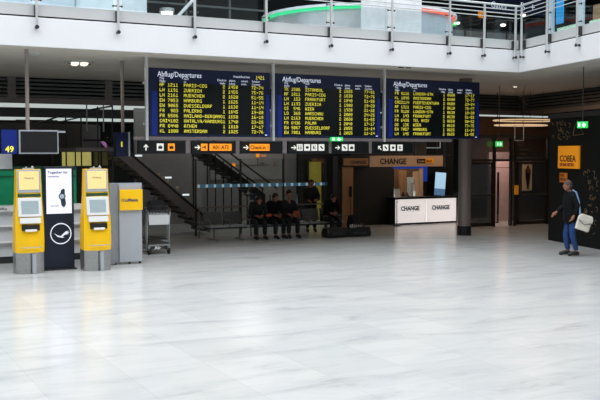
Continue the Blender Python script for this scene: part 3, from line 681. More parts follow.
for x in (11.0, 12.75, 14.4): tag(B(x-.015, x+.015, 28.28, 28.31, 0, 3.8).build('wall_joint', M['gap'], origin=(x, 28.3, 0)), {11.0: 'dark vertical joint on grey wall behind the stairs, leftmost', 12.75: 'dark vertical joint through the middle of the map wall', 14.4: 'dark vertical joint right of the route map'}[x], 'wall joint')
struct(B(14.9, 20.2, 28.0, 28.2, 0, 3.9).build('wall_rear', M['dwall2']))
dr = thing('lit_door', 'tall doorway glowing yellow between the staircase and the exchange booth', 'door', (15.5, 27.95, 0))
B(15.15, 15.2, 27.9, 28.0, 0, 2.1).build('jamb', M['frame'], dr); B(15.72, 15.78, 27.9, 28.0, 0, 2.1).build('jamb', M['frame'], dr)
B(15.2, 15.72, 27.95, 28.0, 0, 2.05).build('lit_pane', mat('door_yellow', (140, 128, 50), .5, emit=.3, noise=.35, nscale=2), dr)
B(15.3, 15.5, 27.93, 27.95, .9, 1.35).build('notice', M['dwall2'], dr)

# ------------------------------------------------------------------ glass screen with stripe, waiting benches
gs = thing('glass_screen', 'glass screen with a blue and white marking stripe behind the benches', 'glass screen', (11.6, 24.0, 0))
B(9.41, 13.67, 24.0, 24.02, .02, 2.2).build('pane', GL, gs)
x = 9.45; k = 0
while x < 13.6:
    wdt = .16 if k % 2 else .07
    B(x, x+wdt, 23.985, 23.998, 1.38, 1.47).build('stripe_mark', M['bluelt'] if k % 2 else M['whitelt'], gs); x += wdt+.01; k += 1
for x in (9.4, 10.8, 12.2, 13.65): B(x-.02, x+.02, 23.98, 24.04, 0, 2.2).build('post', M['dsteel'], gs)
rg = thing('barrier_rail', 'pale metal barrier rail standing behind the metal bench', 'barrier', (10.0, 23.3, 0))
MB().tube([(9.22, 23.3, 0), (9.22, 23.3, .86), (10.8, 23.3, .86), (13.3, 23.3, .86), (13.3, 23.3, 0)], .022, 8).build('frame', M['colm'], rg)
MB().tube([(9.22, 23.3, .25), (13.3, 23.3, .25)], .012, 8).tube([(10.8, 23.3, 0), (10.8, 23.3, .86)], .018, 8).build('lower_rail', M['dsteel'], rg)
def bench(x0, lab, n=3):
    b = thing('waiting_bench', lab, 'bench', (x0+n*.29, 22.6, 0), group='metal waiting benches')
    for i in range(n):
        a = x0+i*.58
        B(a+.02, a+.55, 22.3, 22.75, .37, .40).build('seat', M['silver'], b, bevel=.01)
        MB().prism_x([(22.76, .42), (22.79, .42), (22.9, .76), (22.87, .76)], a+.02, a+.55).build('backrest', M['louvre'], b, bevel=.005)
    for i in range(0, n+1):
        a = x0+i*.58
        MB().tube([(a, 22.32, .38), (a, 22.32, .56), (a, 22.72, .56), (a, 22.8, .5)], .014, 6).build('armrest', M['colm'], b)
    B(x0, x0+n*.58, 22.5, 22.56, .31, .37).build('beam', M['dsteel'], b)
    for a in (x0+.2, x0+n*.58-.2):
        MB().tube([(a, 22.25, .015), (a, 22.53, .05), (a, 22.82, .015)], .018, 6).tube([(a, 22.53, .04), (a, 22.53, .33)], .025, 8).build('leg', M['colm'], b)
    return b
bench(9.14, 'empty metal bench left of the seated travellers', 2)
bench(10.45, 'metal bench on which the dark clothed travellers sit', 5)

# ------------------------------------------------------------------ people
def skinmesh(joints, edges, sub=2, root=None):
    names = list(joints); me = bpy.data.meshes.new('sk')
    me.from_pydata([joints[n][0] for n in names], [(names.index(a), names.index(b)) for a, b in edges], [])
    o = bpy.data.objects.new('sk', me); COL.objects.link(o)
    md = o.modifiers.new('s', 'SKIN'); md.use_smooth_shade = True
    for i, n in enumerate(names):
        r_ = joints[n][1]; r_ = r_ if isinstance(r_, tuple) else (r_, r_)
        me.skin_vertices[0].data[i].radius = r_; me.skin_vertices[0].data[i].use_root = (n == (root or names[0]))
    sb = o.modifiers.new('u', 'SUBSURF'); sb.levels = sub; sb.render_levels = sub
    bpy.context.view_layer.update()
    e = bpy.data.meshes.new_from_object(o.evaluated_get(bpy.context.evaluated_depsgraph_get()))
    mb = MB().add([v.co.copy() for v in e.vertices], [tuple(p.vertices) for p in e.polygons])
    bpy.data.objects.remove(o); bpy.data.meshes.remove(me); bpy.data.meshes.remove(e)
    return mb
def hand(mb, wr, el, down=(0, 0, -1), side=1, curl=.5):
    wr = Vector(wr); d = (wr-Vector(el)).normalized(); c = Vector(down); c = (c-d*c.dot(d)).normalized(); s_ = d.cross(c)*side
    mb.tube([wr-d*.02, wr+d*.03, wr+d*.075, wr+d*.095], [.024, .034, .036, .026], 8)
    for i, (off, ln) in enumerate(((-.027, .07), (-.009, .08), (.009, .075), (.027, .06))):
        a = wr+d*.08+s_*off; b = a+(d*math.cos(curl*.5)+c*math.sin(curl*.5))*ln*.45; e = b+(d*math.cos(curl*1.4)+c*math.sin(curl*1.4))*ln*.55
        mb.tube([a, b, e], [.010, .009, .006], 6)
    a = wr+d*.03-s_*.025; b = a+(d*.6-s_*.7+c*.3).normalized()*.035; e = b+(d*.9+c*.5).normalized()*.03
    mb.tube([a, b, e], [.012, .010, .007], 6)
def person(lab, loc, rz, J, jac='jacket', trs='dark_b', hr='hairb', head_tilt=0.0, group=None, fat=1.0, hem=None):
    p = thing('person', lab, 'person', loc, rz, group)
    RT = Matrix.Translation(loc) @ Matrix.Rotation(rz, 4, 'Z')
    V = Vector; j = {k: V(v) for k, v in J.items()}
    def mid(a, b, f=.5): return j[a].lerp(j[b], f)
    b = {'pelvis': (j['pelvis'], (.13, .10)), 'waist': (mid('pelvis', 'chest', .5), (.125, .09)), 'chest': (j['chest'], (.15, .105)), 'neckb': (j['neck'], .055), 'neckt': (j['neck'].lerp(j['head'], .45), .05)}
    e = [('pelvis', 'waist'), ('waist', 'chest'), ('chest', 'neckb'), ('neckb', 'neckt')]
    for s in 'lr':
        b['sh'+s] = (j['sh'+s], .06); b['el'+s] = (j['el'+s], .042); b['wr'+s] = (j['wr'+s], .026)
        b['hp'+s] = (j['hp'+s], .09); b['kn'+s] = (j['kn'+s], .056); b['an'+s] = (j['an'+s], .038); b['to'+s] = (j['to'+s], .035)
        b['th'+s] = (mid('hp'+s, 'kn'+s), .078); b['cf'+s] = (mid('kn'+s, 'an'+s, .35), .055)
        e += [('chest', 'sh'+s), ('sh'+s, 'el'+s), ('el'+s, 'wr'+s), ('pelvis', 'hp'+s), ('hp'+s, 'th'+s), ('th'+s, 'kn'+s), ('kn'+s, 'cf'+s), ('cf'+s, 'an'+s), ('an'+s, 'to'+s)]
    body = skinmesh(b, e, 1)
    H = MB(); H.ball((0, 0, 0), (.092, .074, .108), 18, 12); H.ball((.03, 0, -.06), (.062, .052, .055), 14, 8)
    H.tube([(.086, 0, .02), (.104, 0, -.018), (.092, 0, -.03)], [.008, .014, .011], 8)
    for s in (-1, 1): H.ball((-.008, s*.074, -.005), (.018, .01, .03), 8, 6); H.ball((.08, s*.03, .015), (.012, .013, .008), 8, 6)
    H.ball((.083, 0, -.058), (.012, .024, .008), 8, 6)
    hm = Matrix.Translation(j['head']) @ Matrix.Rotation(head_tilt, 4, 'Y'); H.xf(hm)
    body.add(H.v, H.f)
    for s in 'lr': hand(body, j['wr'+s], j['el'+s], (0, 0, -1) if abs((j['wr'+s]-j['el'+s]).normalized().z) < .8 else (1, 0, 0), 1 if s == 'l' else -1)
    body.xf(RT).build('body', M['skin'], p, smooth=True)
    F = fat
    jb = {'hem': (j['pelvis'].lerp(j['chest'], -.22), (.165*F, .13*F)), 'pelvis': (j['pelvis'], (.165*F, .13*F)), 'waist': (mid('pelvis', 'chest', .5), (.165*F, .13*F)), 'chest': (j['chest'], (.175*F, .14*F)), 'col': (j['neck'].lerp(j['head'], .12), .075)}
    je = [('hem', 'pelvis'), ('pelvis', 'waist'), ('waist', 'chest'), ('chest', 'col')]
    if hem: jb['hem'] = (V((j['pelvis'].x, 0, hem)), (.17*F, .165*F)); jb['pelvis'] = (j['pelvis'], (.19*F, .19*F)); jb['waist'] = (mid('pelvis', 'chest', .5), (.165*F, .16*F)); jb['chest'] = (j['chest'], (.175*F, .16*F))
    if (j['knl'].z-j['hpl'].z) > -.2: jb.pop('hem'); je.pop(0)
    for s in 'lr':
        jb['sh'+s] = (j['sh'+s], .085*F); jb['el'+s] = (j['el'+s], .065*F); jb['wr'+s] = (j['el'+s].lerp(j['wr'+s], .93), .046*F)
        je += [('chest', 'sh'+s), ('sh'+s, 'el'+s), ('el'+s, 'wr'+s)]
    skinmesh(jb, je, 2, 'chest').xf(RT).build('jacket', M[jac], p, smooth=True)
    tb = {'pelvis': (j['pelvis'], (.15, .115))}; te = []
    for s in 'lr':
        tb['hp'+s] = (j['hp'+s], .102); tb['th'+s] = (mid('hp'+s, 'kn'+s), .092); tb['kn'+s] = (j['kn'+s], .074); tb['cf'+s] = (mid('kn'+s, 'an'+s, .4), .07); tb['an'+s] = (j['an'+s]+V((0, 0, .03)), .062)
        te += [('pelvis', 'hp'+s), ('hp'+s, 'th'+s), ('th'+s, 'kn'+s), ('kn'+s, 'cf'+s), ('cf'+s, 'an'+s)]
    skinmesh(tb, te, 2).xf(RT).build('trousers', M[trs], p, smooth=True)
    for s in 'lr':
        a = j['an'+s]; t = j['to'+s]; d = (t-a); hl = a-d*.32; hl.z = a.z-.035
        MB().tube([hl+V((0, 0, .0)), a+V((0, 0, -.02)), a.lerp(t, .5), t+V((0, 0, .0)), t+d.normalized()*.035], [.036, .05, .048, .044, .026], 12).xf(RT).build('shoe', M['shoe'], p, smooth=True)
    Hh = MB().ball((-.016, 0, .028), (.098, .084, .10), 18, 12).ball((-.045, 0, -.02), (.066, .078, .085), 14, 8)
    Hh.xf(hm).xf(RT).build('hair', M[hr], p, smooth=True)
    return p, RT
walk = dict(pelvis=(0, 0, .93), chest=(.05, 0, 1.30), neck=(.07, 0, 1.47), head=(.12, 0, 1.63),
  shl=(.03, .17, 1.40), ell=(-.07, .25, 1.14), wrl=(.04, .24, .93), shr=(.06, -.17, 1.40), elr=(.10, -.25, 1.14), wrr=(.33, -.18, .99),
  hpl=(0, .09, .90), knl=(.02, .10, .49), anl=(-.08, .10, .09), tol=(.09, .11, .045), hpr=(0, -.09, .90), knr=(.12, -.09, .49), anr=(.06, -.09, .09), tor=(.23, -.10, .045))
WLOC = (15.33, 15.40, 0); WR = R(152)
pp, RT = person('person in black jacket and blue jeans walking left with a white shoulder bag', WLOC, WR, walk, 'jacket', 'jeans', 'hair', R(8), fat=1.22, hem=.68)
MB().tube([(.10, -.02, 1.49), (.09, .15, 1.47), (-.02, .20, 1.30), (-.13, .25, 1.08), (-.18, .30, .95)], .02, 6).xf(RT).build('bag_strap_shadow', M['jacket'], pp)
bg = thing('shoulder_bag', 'white shoulder bag with dark seams on a light blue strap', 'bag', tuple(RT @ Vector((-.18, .33, .62))), WR)
bm_ = RT @ Matrix.Translation((-.16, .36, .80)) @ Matrix.Rotation(R(-18), 4, 'Y')
MB().prism_y([(-.15, -.19), (.15, -.19), (.16, .1), (.12, .17), (-.12, .17), (-.16, .1)], -.06, .06).xf(bm_).build('body', M['bag'], bg, bevel=.02)
MB().prism_y([(-.165, .02), (.165, .02), (.165, .1), (.125, .178), (-.125, .178), (-.165, .1)], .055, .075).xf(bm_).build('flap', M['bag'], bg, bevel=.008)
MB().tube([(-.16, .08, .02), (.0, .08, -.05), (.16, .08, .02)], .007, 6).xf(bm_).build('seam', M['bagd'], bg)
MB().tube([tuple(RT @ Vector(v)) for v in [(-.08, .33, .96), (-.08, .30, 1.1), (-.06, .265, 1.3), (-.02, .2, 1.48), (.03, .1, 1.525)]], .02, 8).build('strap', M['strap'], bg, smooth=True)
def seated(lean=0.1, tw=0, hands='knees', sc=1.0, feet=.45, headz=1.2):
    L = lean
    d = dict(pelvis=(0, 0, .50), chest=(L*.7, 0, .86), neck=(L, 0, 1.03), head=(L+.06, 0, headz))
    for s, y in (('l', 1), ('r', -1)):
        d['sh'+s] = (L*.9, .18*y, .97); d['el'+s] = (L*.6+.10, .24*y, .71); d['wr'+s] = (.36, .10*y, .66)
        d['hp'+s] = (.02, .10*y, .50); d['kn'+s] = (.46, .13*y, .48); d['an'+s] = (feet, .13*y, .09); d['to'+s] = (feet+.16, .14*y, .045)
    return d
ppl = [((10.6, 22.62), -95, .30, 1.08, 'leftmost seated traveller in dark clothes leaning forward', 'dark_a'),
       ((11.1, 22.62), -84, .18, 1.14, 'seated traveller in dark clothes, second from the left', 'jacket'),
       ((11.62, 22.62), -96, .08, 1.22, 'seated traveller in dark clothes, third from left, orange item on lap', 'dark_a'),
       ((12.9, 22.62), -85, .28, 1.08, 'seated traveller bent forward beside the luggage pile', 'jacket')]
for (xy, rz, ln, hz, lab, jm) in ppl:
    person(lab, (xy[0], xy[1], 0), R(rz), seated(ln, headz=hz), jm, 'dark_b', 'hairb', R(15), group='travellers waiting on the bench')
stand = dict(pelvis=(0, 0, .86), chest=(.02, 0, 1.16), neck=(.03, 0, 1.32), head=(.06, 0, 1.46),
  shl=(0, .17, 1.26), ell=(.05, .23, 1.0), wrl=(.24, .12, .98), shr=(0, -.17, 1.26), elr=(.05, -.23, 1.0), wrr=(.24, -.12, .96),
  hpl=(0, .09, .83), knl=(.03, .10, .46), anl=(0, .11, .09), tol=(.16, .12, .045), hpr=(0, -.09, .83), knr=(.03, -.10, .46), anr=(0, -.11, .09), tor=(.16, -.12, .045))
person('dark clothed traveller standing behind the seated group, in front of lit door', (12.95, 23.65, 0), R(-110), stand, 'dark_a', 'dark_b', 'hairb', 0)
def bag(name, lab, x, y, w_, h_, d_, m1, rot=0):
    b = thing(name, lab, 'bag', (x, y, 0), rot)
    RT = Matrix.Translation((x, y, 0)) @ Matrix.Rotation(rot, 4, 'Z')
    mb = MB(); n = 8
    mb.add(*(lambda m: (m.v, m.f))(MB().prism_x([(-d_/2, .02), (d_/2, .02), (d_/2*1.05, h_*.5), (d_/2*.7, h_*.95), (-d_/2*.6, h_), (-d_/2*1.02, h_*.5)], -w_/2, w_/2)))
    mb.xf(RT).build('body', M[m1], b, bevel=.04)
    MB().tube([(-w_*.25, -d_*.2, h_*.95), (-w_*.15, -d_*.25, h_*1.25), (w_*.15, -d_*.25, h_*1.25), (w_*.25, -d_*.2, h_*.95)], .012, 6).xf(RT).build('handle', M['black'], b)
    MB().box(-w_*.3, w_*.3, -d_/2*1.07, -d_/2*1.0, h_*.25, h_*.5).xf(RT).build('pocket', M['bagd'], b, bevel=.01)
    return b
bag('duffel_bag', 'black duffel bag on the floor right of the bench', 12.7, 21.8, .7, .3, .35, 'black', .1)
b = bag('holdall', 'dark holdall with a silvery cloth on top beside the beige portal', 13.45, 21.8, .7, .28, .38, 'dark_a', -.2)
mb = MB()
for i in range(7): mb.tube([(13.15+i*.07, 21.66+.02*i, .27), (13.2+i*.07, 21.8, .335+.012*(i % 2)), (13.28+i*.07, 21.95, .28)], .017, 6)
tag(mb.build('silvery_cloth', M['silver']), 'crumpled silvery cloth lying on the dark holdall', 'cloth')
tag(MB().ball((11.72, 22.27, .65), (.12, .06, .075), 10, 6).box(11.64, 11.79, 22.25, 22.29, .65, .75).build('folded_scarf', M['reds'], smooth=True, origin=(11.72, 22.27, .575)), 'small orange red bundle held on a lap', 'scarf')
tag(MB().ball((10.85, 22.22, .66), (.10, .05, .05), 10, 6).build('paper_snack', M['reds'], smooth=True), 'small reddish bundle held between the two leftmost seated travellers', 'bundle')
bag('backpack', 'upright dark backpack standing at the end of the bench', 13.62, 22.3, .34, .6, .26, 'dark_a', .3)

# ------------------------------------------------------------------ luggage trolley
t = thing('luggage_trolley', 'luggage trolley with white advert panel behind the silver stand', 'luggage trolley', (6.95, 20.4, 0))
for x in (6.68, 7.22):
    MB().tube([(x, 20.75, .12), (x, 20.2, .12), (x, 20.15, .7), (x, 20.1, 1.0), (x, 20.2, 1.05)], .018, 8).build('side_frame', M['steel'], t, smooth=True)
B(6.70, 7.20, 20.08, 20.1, .7, .93).build('advert_panel', M['kwhite'], t, bevel=.008)
MB().box(6.7, 7.2, 20.1, 20.9, .24, .27).build('platform', M['dsteel'], t)
MB().box(6.68, 7.22, 20.1, 20.14, .2, .24).build('front_bar', M['steel'], t)
mb = MB()
for z in (.98, 1.06, 1.14): mb.tube([(6.7, 20.12, z), (6.72, 20.45, z), (7.18, 20.45, z), (7.2, 20.12, z), (6.7, 20.12, z)], .008, 6)
for x in [6.72+.08*i for i in range(7)]: mb.tube([(x, 20.12, .95), (x, 20.12, 1.14)], .006, 5)
mb.build('wire_basket', M['dsteel'], t)
MB().tube([(6.7, 20.05, 1.03), (7.2, 20.05, 1.03)], .02, 8).build('push_handle', M['black'], t)
label_text('Air', .1, 6.83, 20.08, .13, M['kwhite'], t, 'base_lettering', sx=1.2, bold=.004)
for x, y in ((6.72, 20.15), (7.2, 20.15), (6.96, 20.85)):
    wv = MB().cyl(0, 0, -.02, .02, .075, 16).xf(Matrix.Translation((x, y, .075)) @ Matrix.Rotation(R(90), 4, 'Y')).build('wheel', M['black'], t, smooth=True)
    MB().box(x-.03, x+.03, y-.02, y+.02, .1, .22).build('fork', M['steel'], wv)
b = bag('dark_rucksack', 'black rucksack lying in the basket of the luggage trolley', 6.95, 20.3, .36, .3, .22, 'dark_a')
b.location.z = .98
t2 = copy_tree(t, (7.25, 21.4, 0), R(0), 'second luggage trolley nested behind the one with the white panel')
for o in [k for k in bpy.data.objects if k.parent == t2]:
    if o.name.startswith('base_lettering'): bpy.data.objects.remove(o)

# ------------------------------------------------------------------ currency exchange booth
s = thing('exchange_fascia', 'long beige CHANGE sign with a black and yellow bank logo', 'sign', (16.7, 24.0, 1.93))
B(15.33, 18.1, 24.0, 24.15, 1.93, 2.28).build('sign_box', M['beige'], s, bevel=.01)
label_text('CHANGE', .25, 15.62, 23.99, 2.02, M['blacktxt'], s, bold=.006, sx=.98)
B(17.05, 17.38, 23.985, 24.0, 2.04, 2.18).build('logo_black_field', M['blacktxt'], s); B(17.38, 17.72, 23.985, 24.0, 2.04, 2.18).build('logo_yellow_field', M['cobea'], s)
label_text('Reise', .12, 17.08, 23.98, 2.07, M['beige'], s); label_text('Bank', .12, 17.41, 23.98, 2.07, M['blacktxt'], s)
B(15.3, 18.4, 24.02, 24.12, 2.28, 2.31).build('top_bar', M['frame'], s)
for x in (15.5, 17.9): B(x, x+.03, 24.05, 24.1, 2.28, 4.5).build('hanger', M['dsteel'], s)
pt = thing('beige_portal', 'beige wall pillar with small CHANGE header left of the booth', 'portal', (15.2, 24.9, 0))
B(14.70, 15.78, 24.8, 25.0, 1.92, 2.27).build('header', M['frame'], pt, bevel=.008)
B(14.76, 15.7, 24.79, 24.8, 1.97, 2.2).build('header_plate', M['beigew'], pt)
label_text('CHANGE', .15, 15.0, 24.785, 2.02, M['blacktxt'], pt, bold=.003)
B(14.76, 15.16, 24.85, 25.2, 0, 1.92).build('pillar', M['beigew'], pt)
B(14.60, 14.76, 24.9, 25.2, 0, 2.27).build('dark_side', M['dwall2'], pt)
ph = B(15.0, 15.09, 24.8, 24.85, .95, 1.3).build('wall_phone', M['black'], pt, bevel=.01); MB().tube([(15.05, 24.82, .95), (15.06, 24.82, .1)], .012, 6).build('cord', M['black'], ph)
bt = thing('exchange_booth', 'dark exchange booth with a lit window above the white counter', 'booth', (17, 25.6, 0))
B(15.3, 16.8, 25.0, 25.2, 0, 3.2).build('dark_wall', M['dwall2'], bt)
B(16.9, 19.3, 25.05, 25.2, 0, .82).build('dark_wall', M['dwall2'], bt)
B(18.2, 19.35, 25.05, 25.2, .82, 3.2).build('dark_wall', M['blackwall'], bt)
B(16.8, 18.2, 25.05, 25.2, 1.98, 3.2).build('dark_wall', M['dwall2'], bt)
B(16.6, 19.35, 27.0, 27.1, 0, 3.2).build('room_back', M['brown'], bt); B(15.3, 19.35, 25.2, 27.1, 3.2, 3.25).build('roof', M['dwall2'], bt)
B(16.8, 18.0, 25.0, 25.05, 1.84, 1.955).build('blue_header', M['bluetrim'], bt); B(18.02, 18.2, 25.0, 25.05, 1.4, 1.96).build('blue_header', M['bluetrim'], bt)
B(16.8, 17.95, 24.99, 25.04, 1.96, 1.99).build('light_tube', M['whitelamp'], bt)
B(17.9, 18.02, 25.0, 25.1, .85, 1.86).build('window_post', M['beige'], bt); B(16.8, 16.84, 25.0, 25.1, .85, 1.86).build('window_post', M['frame'], bt)
B(16.84, 17.9, 25.1, 25.11, .9, 1.86).build('window_pane', GL, bt)
for x0, x1, z0, z1, m1 in ((17.75, 18.1, .8, 1.55, 'brown'), (18.15, 18.45, .8, 1.75, 'beigew'), (18.5, 18.75, .8, 1.5, 'cgrey'), (18.8, 19.1, .8, 1.7, 'beige')): B(x0, x1, 26.6, 26.7, z0, z1).build('inner_cabinet', M[m1], bt)
for i, (x, z, m1) in enumerate(((17.05, 1.15, 'pict'), (17.1, 1.0, 'pict'), (17.25, .96, 'white'), (17.85, 1.35, 'white'), (17.88, 1.1, 'pict'), (17.62, .98, 'brown'), (17.45, 1.0, 'dsteel'))): MB().ball((x, 25.35, z), (.035, .03, .055), 8, 6).box(x-.04, x+.04, 25.3, 25.4, .84, z-.04).build('window_item', M[m1], bt)
lb = bpy.data.lights.new('booth_lamp', 'AREA'); lb.size = .8; lb.energy = 45; lb.color = (1, .82, .62)
lo = bpy.data.objects.new('booth_lamp', lb); COL.objects.link(lo); lo.location = (17.7, 26.0, 3.15)
ct = thing('exchange_counter', 'low white lit counter with two CHANGE panels', 'counter', (17.85, 24.7, 0))
B(16.58, 19.1, 24.56, 25.0, .0, .86).build('body', M['dwall2'], ct); B(16.52, 19.14, 24.5, 25.02, .86, .91).build('worktop', M['black'], ct)
for x0, x1 in ((16.6, 17.8), (17.83, 19.06)):
    q = B(x0, x1, 24.52, 24.56, .06, .84).build('white_panel', M['cpanel'], ct, bevel=.004)
    label_text('CHANGE', .2, (x0+x1)/2-.04, 24.51, .47, M['blacktxt'], q, align='CENTER', bold=.008, sx=.9)
    mb = MB()
    for a in (x0+.06, x1-.06):
        for z in (.14, .76): mb.ball((a, 24.518, z), .014, 8, 6)
    mb.build('fixing_screw', M['dsteel'], q)
sc = thing('advert_screen', 'bright tilted screen with sky picture above the right CHANGE panel', 'screen', (18.6, 24.9, .91))
tm = Matrix.Translation((18.66, 24.92, 1.3)) @ Matrix.Rotation(R(4.5), 4, 'Y')
MB().box(-.24, .24, -.02, .03, -.40, .42).xf(tm).build('casing', M['signblack'], sc)
MB().box(-.22, .22, -.03, -.02, -.15, .40).xf(tm).build('sky_picture', M['scrn'], sc); MB().box(-.22, .22, -.03, -.02, -.38, -.15).xf(tm).build('sea_picture', M['scrn2'], sc)
sg = thing('counter_notice', 'small white notice on a stand at left of the exchange window', 'notice', (16.55, 24.6, 0))
MB().box(-.1, .1, -.01, .01, -.14, .14).xf(Matrix.Translation((16.5, 24.3, 1.06)) @ Matrix.Rotation(R(-6), 4, 'Y')).build('card', M['kwhite'], sg)
MB().tube([(16.5, 24.32, .03), (16.5, 24.32, .95)], .015, 6).cyl(16.5, 24.32, 0, .03, .13, 16).build('stand', M['dsteel'], sg)

# ------------------------------------------------------------------ column
c = thing('round_column', 'round grey column between the exchange counter and the glass doors', 'column', (16.39, 20.7, 0))
MB().cyl(16.39, 20.7, .26, 4.5, .185, 32).build('shaft', M['colm'], c, smooth=True); MB().cyl(16.39, 20.7, 0, .27, .205, 32).build('dark_shoe', M['signblack'], c, smooth=True)
# ------------------------------------------------------------------ glass doors on the right
DT = 22.6
dw = thing('glass_door_wall', 'dark framed glass wall and lobby doors right of the column', 'glazed wall', (19.7, DT, 0))
for x in (18.0, 19.08, 19.78, 19.96, 21.35): B(x-.035, x+.035, DT-.04, DT+.06, 0, 2.9).build('mullion', M['frame'], dw)
B(17.9, 22.5, DT-.05, DT+.07, 2.1, 2.17).build('transom', M['frame'], dw); B(17.9, 22.5, DT-.05, DT+.07, 2.85, 2.95).build('head_beam', M['dwall2'], dw)
B(17.9, 22.5, DT, DT+.02, 2.17, 2.85).build('upper_glass', GD, dw)
B(18.04, 19.04, DT, DT+.02, .06, 2.1).build('fixed_glass', GD, dw)
ml = B(20.0, 20.6, DT-.08, DT-.05, 2.25, 2.6).build('menu_panel', M['dwall2'], dw)
label_text('Restaurant', .09, 20.05, DT-.085, 2.46, M['gold'], ml); label_text('Lounge', .09, 20.05, DT-.085, 2.32, M['gold'], ml)
def gdoor(x0, x1, lab, nm='glass_door'):
    d = thing(nm, lab, 'door', ((x0+x1)/2, DT-.02, 0))
    MB().box(x0, x0+.07, DT-.05, DT, .02, 2.08).box(x1-.07, x1, DT-.05, DT, .02, 2.08).box(x0, x1, DT-.05, DT, 2.0, 2.08).box(x0, x1, DT-.05, DT, .02, .14).build('leaf_frame', M['frame'], d)
    B(x0+.07, x1-.07, DT-.03, DT-.02, .14, 2.0).build('glass', GD, d)
    MB().tube([(x0+.03, DT-.12, 1.02), (x1-.03, DT-.12, 1.02)], .025, 8).build('push_bar', M['dsteel'], d)
    return d
gdoor(20.02, 21.3, 'right hand glass door with a push bar, picture glowing behind it')
gdoor(18.05, 19.03, 'left hand dim glass door with a push bar next to the column')
y = thing('yellow_notice_post', 'dark post with a small yellow notice and reader between the doors', 'notice', (19.88, DT-.1, 0))
B(19.84, 19.92, DT-.14, DT-.08, 0, 1.35).build('post', M['frame'], y); B(19.80, 19.96, DT-.17, DT-.14, 1.02, 1.32).build('yellow_card', M['cobea'], y); B(19.96, 20.02, DT-.17, DT-.1, .95, 1.3).build('reader', M['black'], y)
struct(B(20.6, 24.8, 25.9, 26.0, 0, 3.7).build('wall_lobby', M['brown']))
o = thing('lobby_handle_bar', 'dark vertical handle bar in the open pink lit doorway', 'handle', (19.3, DT-.02, .1))
MB().box(19.25, 19.31, DT+.02, DT+.06, .4, 1.75).build('bar', M['black'], o); MB().box(19.26, 19.30, DT+.06, DT+.12, .1, .14).box(19.26, 19.3, DT+.02, DT+.06, .1, .4).build('bracket', M['dsteel'], o)
lw = thing('lobby_screen_wall', 'pinkish lit wall panel seen through the open doorway', 'wall panel', (19.9, 24.2, 0))
B(20.2, 21.1, 24.2, 24.28, 0, 1.85).build('lower_panel', M['lobby'], lw); B(20.2, 21.1, 24.2, 24.28, 1.87, 2.4).build('upper_panel', M['lobby'], lw)
B(21.1, 24.0, 24.2, 24.28, 0, 2.4).build('dark_panel', M['darkwall'], lw)
nk = thing('lit_picture', 'narrow glowing picture of a dark bouquet behind the right glass door', 'picture', (21.87, 24.1, 1.1))
B(21.67, 22.07, 24.12, 24.18, 1.05, 2.06).build('panel', mat('picture_cream', (200, 165, 120), .5, emit=.35), nk)
MB().prism_y([(21.85, 1.1), (21.90, 1.1), (21.97, 1.5), (21.99, 1.75), (21.87, 1.95), (21.75, 1.75), (21.77, 1.5)], 24.1, 24.12).build('bouquet', M['dwall2'], nk)
MB().ball((21.87, 24.1, 1.76), (.07, .015, .1), 10, 6).build('red_flower', M['reds'], nk)
for (x, y_, z, e_, c_, n_) in ((20.5, 23.5, 3.1, 30, (1, .76, .66), 'doorway_lamp'), (22.4, 25.0, 3.0, 16, (1, .7, .45), 'lobby_lamp')):
    l = bpy.data.lights.new(n_, 'AREA'); l.size = .5; l.energy = e_; l.color = c_; lo = bpy.data.objects.new(n_, l); COL.objects.link(lo); lo.location = (x, y_, z)
exit_sign(19.1, 22.4, 2.57, 'green exit sign above the dim left glass door', .26, .17, hang=4.5)
hf = thing('white_trapeze_hanger', 'thin white U shaped hanger above the glass doors', 'hanger', (19.58, 22, 2.75))
MB().box(19.39, 19.41, 22, 22.02, 2.75, 3.25).box(19.75, 19.77, 22, 22.02, 2.75, 3.25).box(19.39, 19.77, 22, 22.02, 2.75, 2.78).build('bars', M['white_steel'], hf)
for x in (19.397, 19.757): B(x, x+.006, 22.007, 22.013, 3.25, 4.5).build('wire', M['dsteel'], hf)
# ring lamps seen beyond the right frieze
for (x, y_, r_, z, lab) in ((21.9, 24.2, 1.3, 3.50, 'large glowing ring lamp above the lobby, upper of two'), (21.6, 24.2, 1.0, 3.33, 'smaller glowing ring lamp hanging below the large one')):
    o = thing('ring_lamp', lab, 'ceiling light', (x, y_, z), group=None)
    MB().tube([(x+r_*math.cos(i*math.pi/18), y_+r_*.75*math.sin(i*math.pi/18), z) for i in range(36)], .022, 6, True).build('ring', mat('ring_glow', (255, 215, 170), .5, emit=.55), o)
    for a in (0, 12, 24): MB().tube([(x+r_*math.cos(a*math.pi/18), y_+r_*.75*math.sin(a*math.pi/18), z), (x+r_*math.cos(a*math.pi/18), y_+r_*.75*math.sin(a*math.pi/18), 4.5)], .008, 5).build('wire', M['dsteel'], o)

# ------------------------------------------------------------------ black wall with orange restaurant sign
WO = Vector((17.48, 18.44, 0)); WM = Matrix.Translation(WO) @ Matrix.Rotation(R(-90)-AL, 4, 'Z')     # x runs towards the camera, -y faces the hall
bw = MB().box(-.0, 9, 0, .15, 0, 3.3).xf(WM).build('wall_black', M['blackwall']); struct(bw)
struct(MB().box(-.0, .15, .15, 4.4, 0, 3.3).xf(WM).build('wall_black_end', M['blackwall']))
struct(MB().box(-.05, 9, -.03, .2, 3.3, 3.42).xf(WM).build('trim_7', M['dwall2']))
s = thing('orange_restaurant_sign', 'square orange sign with dark COBEA lettering on the black wall', 'sign', tuple(WM @ Vector((1.05, -.03, 1.99))), R(-90)-AL)
MB().box(.55, 1.56, -.06, -.005, 1.97, 2.56).xf(WM).build('panel', M['cobea'], s, bevel=.005)
text_mb('COBEA', .235, WM @ face_at(.65, -.065, 2.15), sx=1.02, bold=.003).build('name_lettering', M['blacktxt'], s)
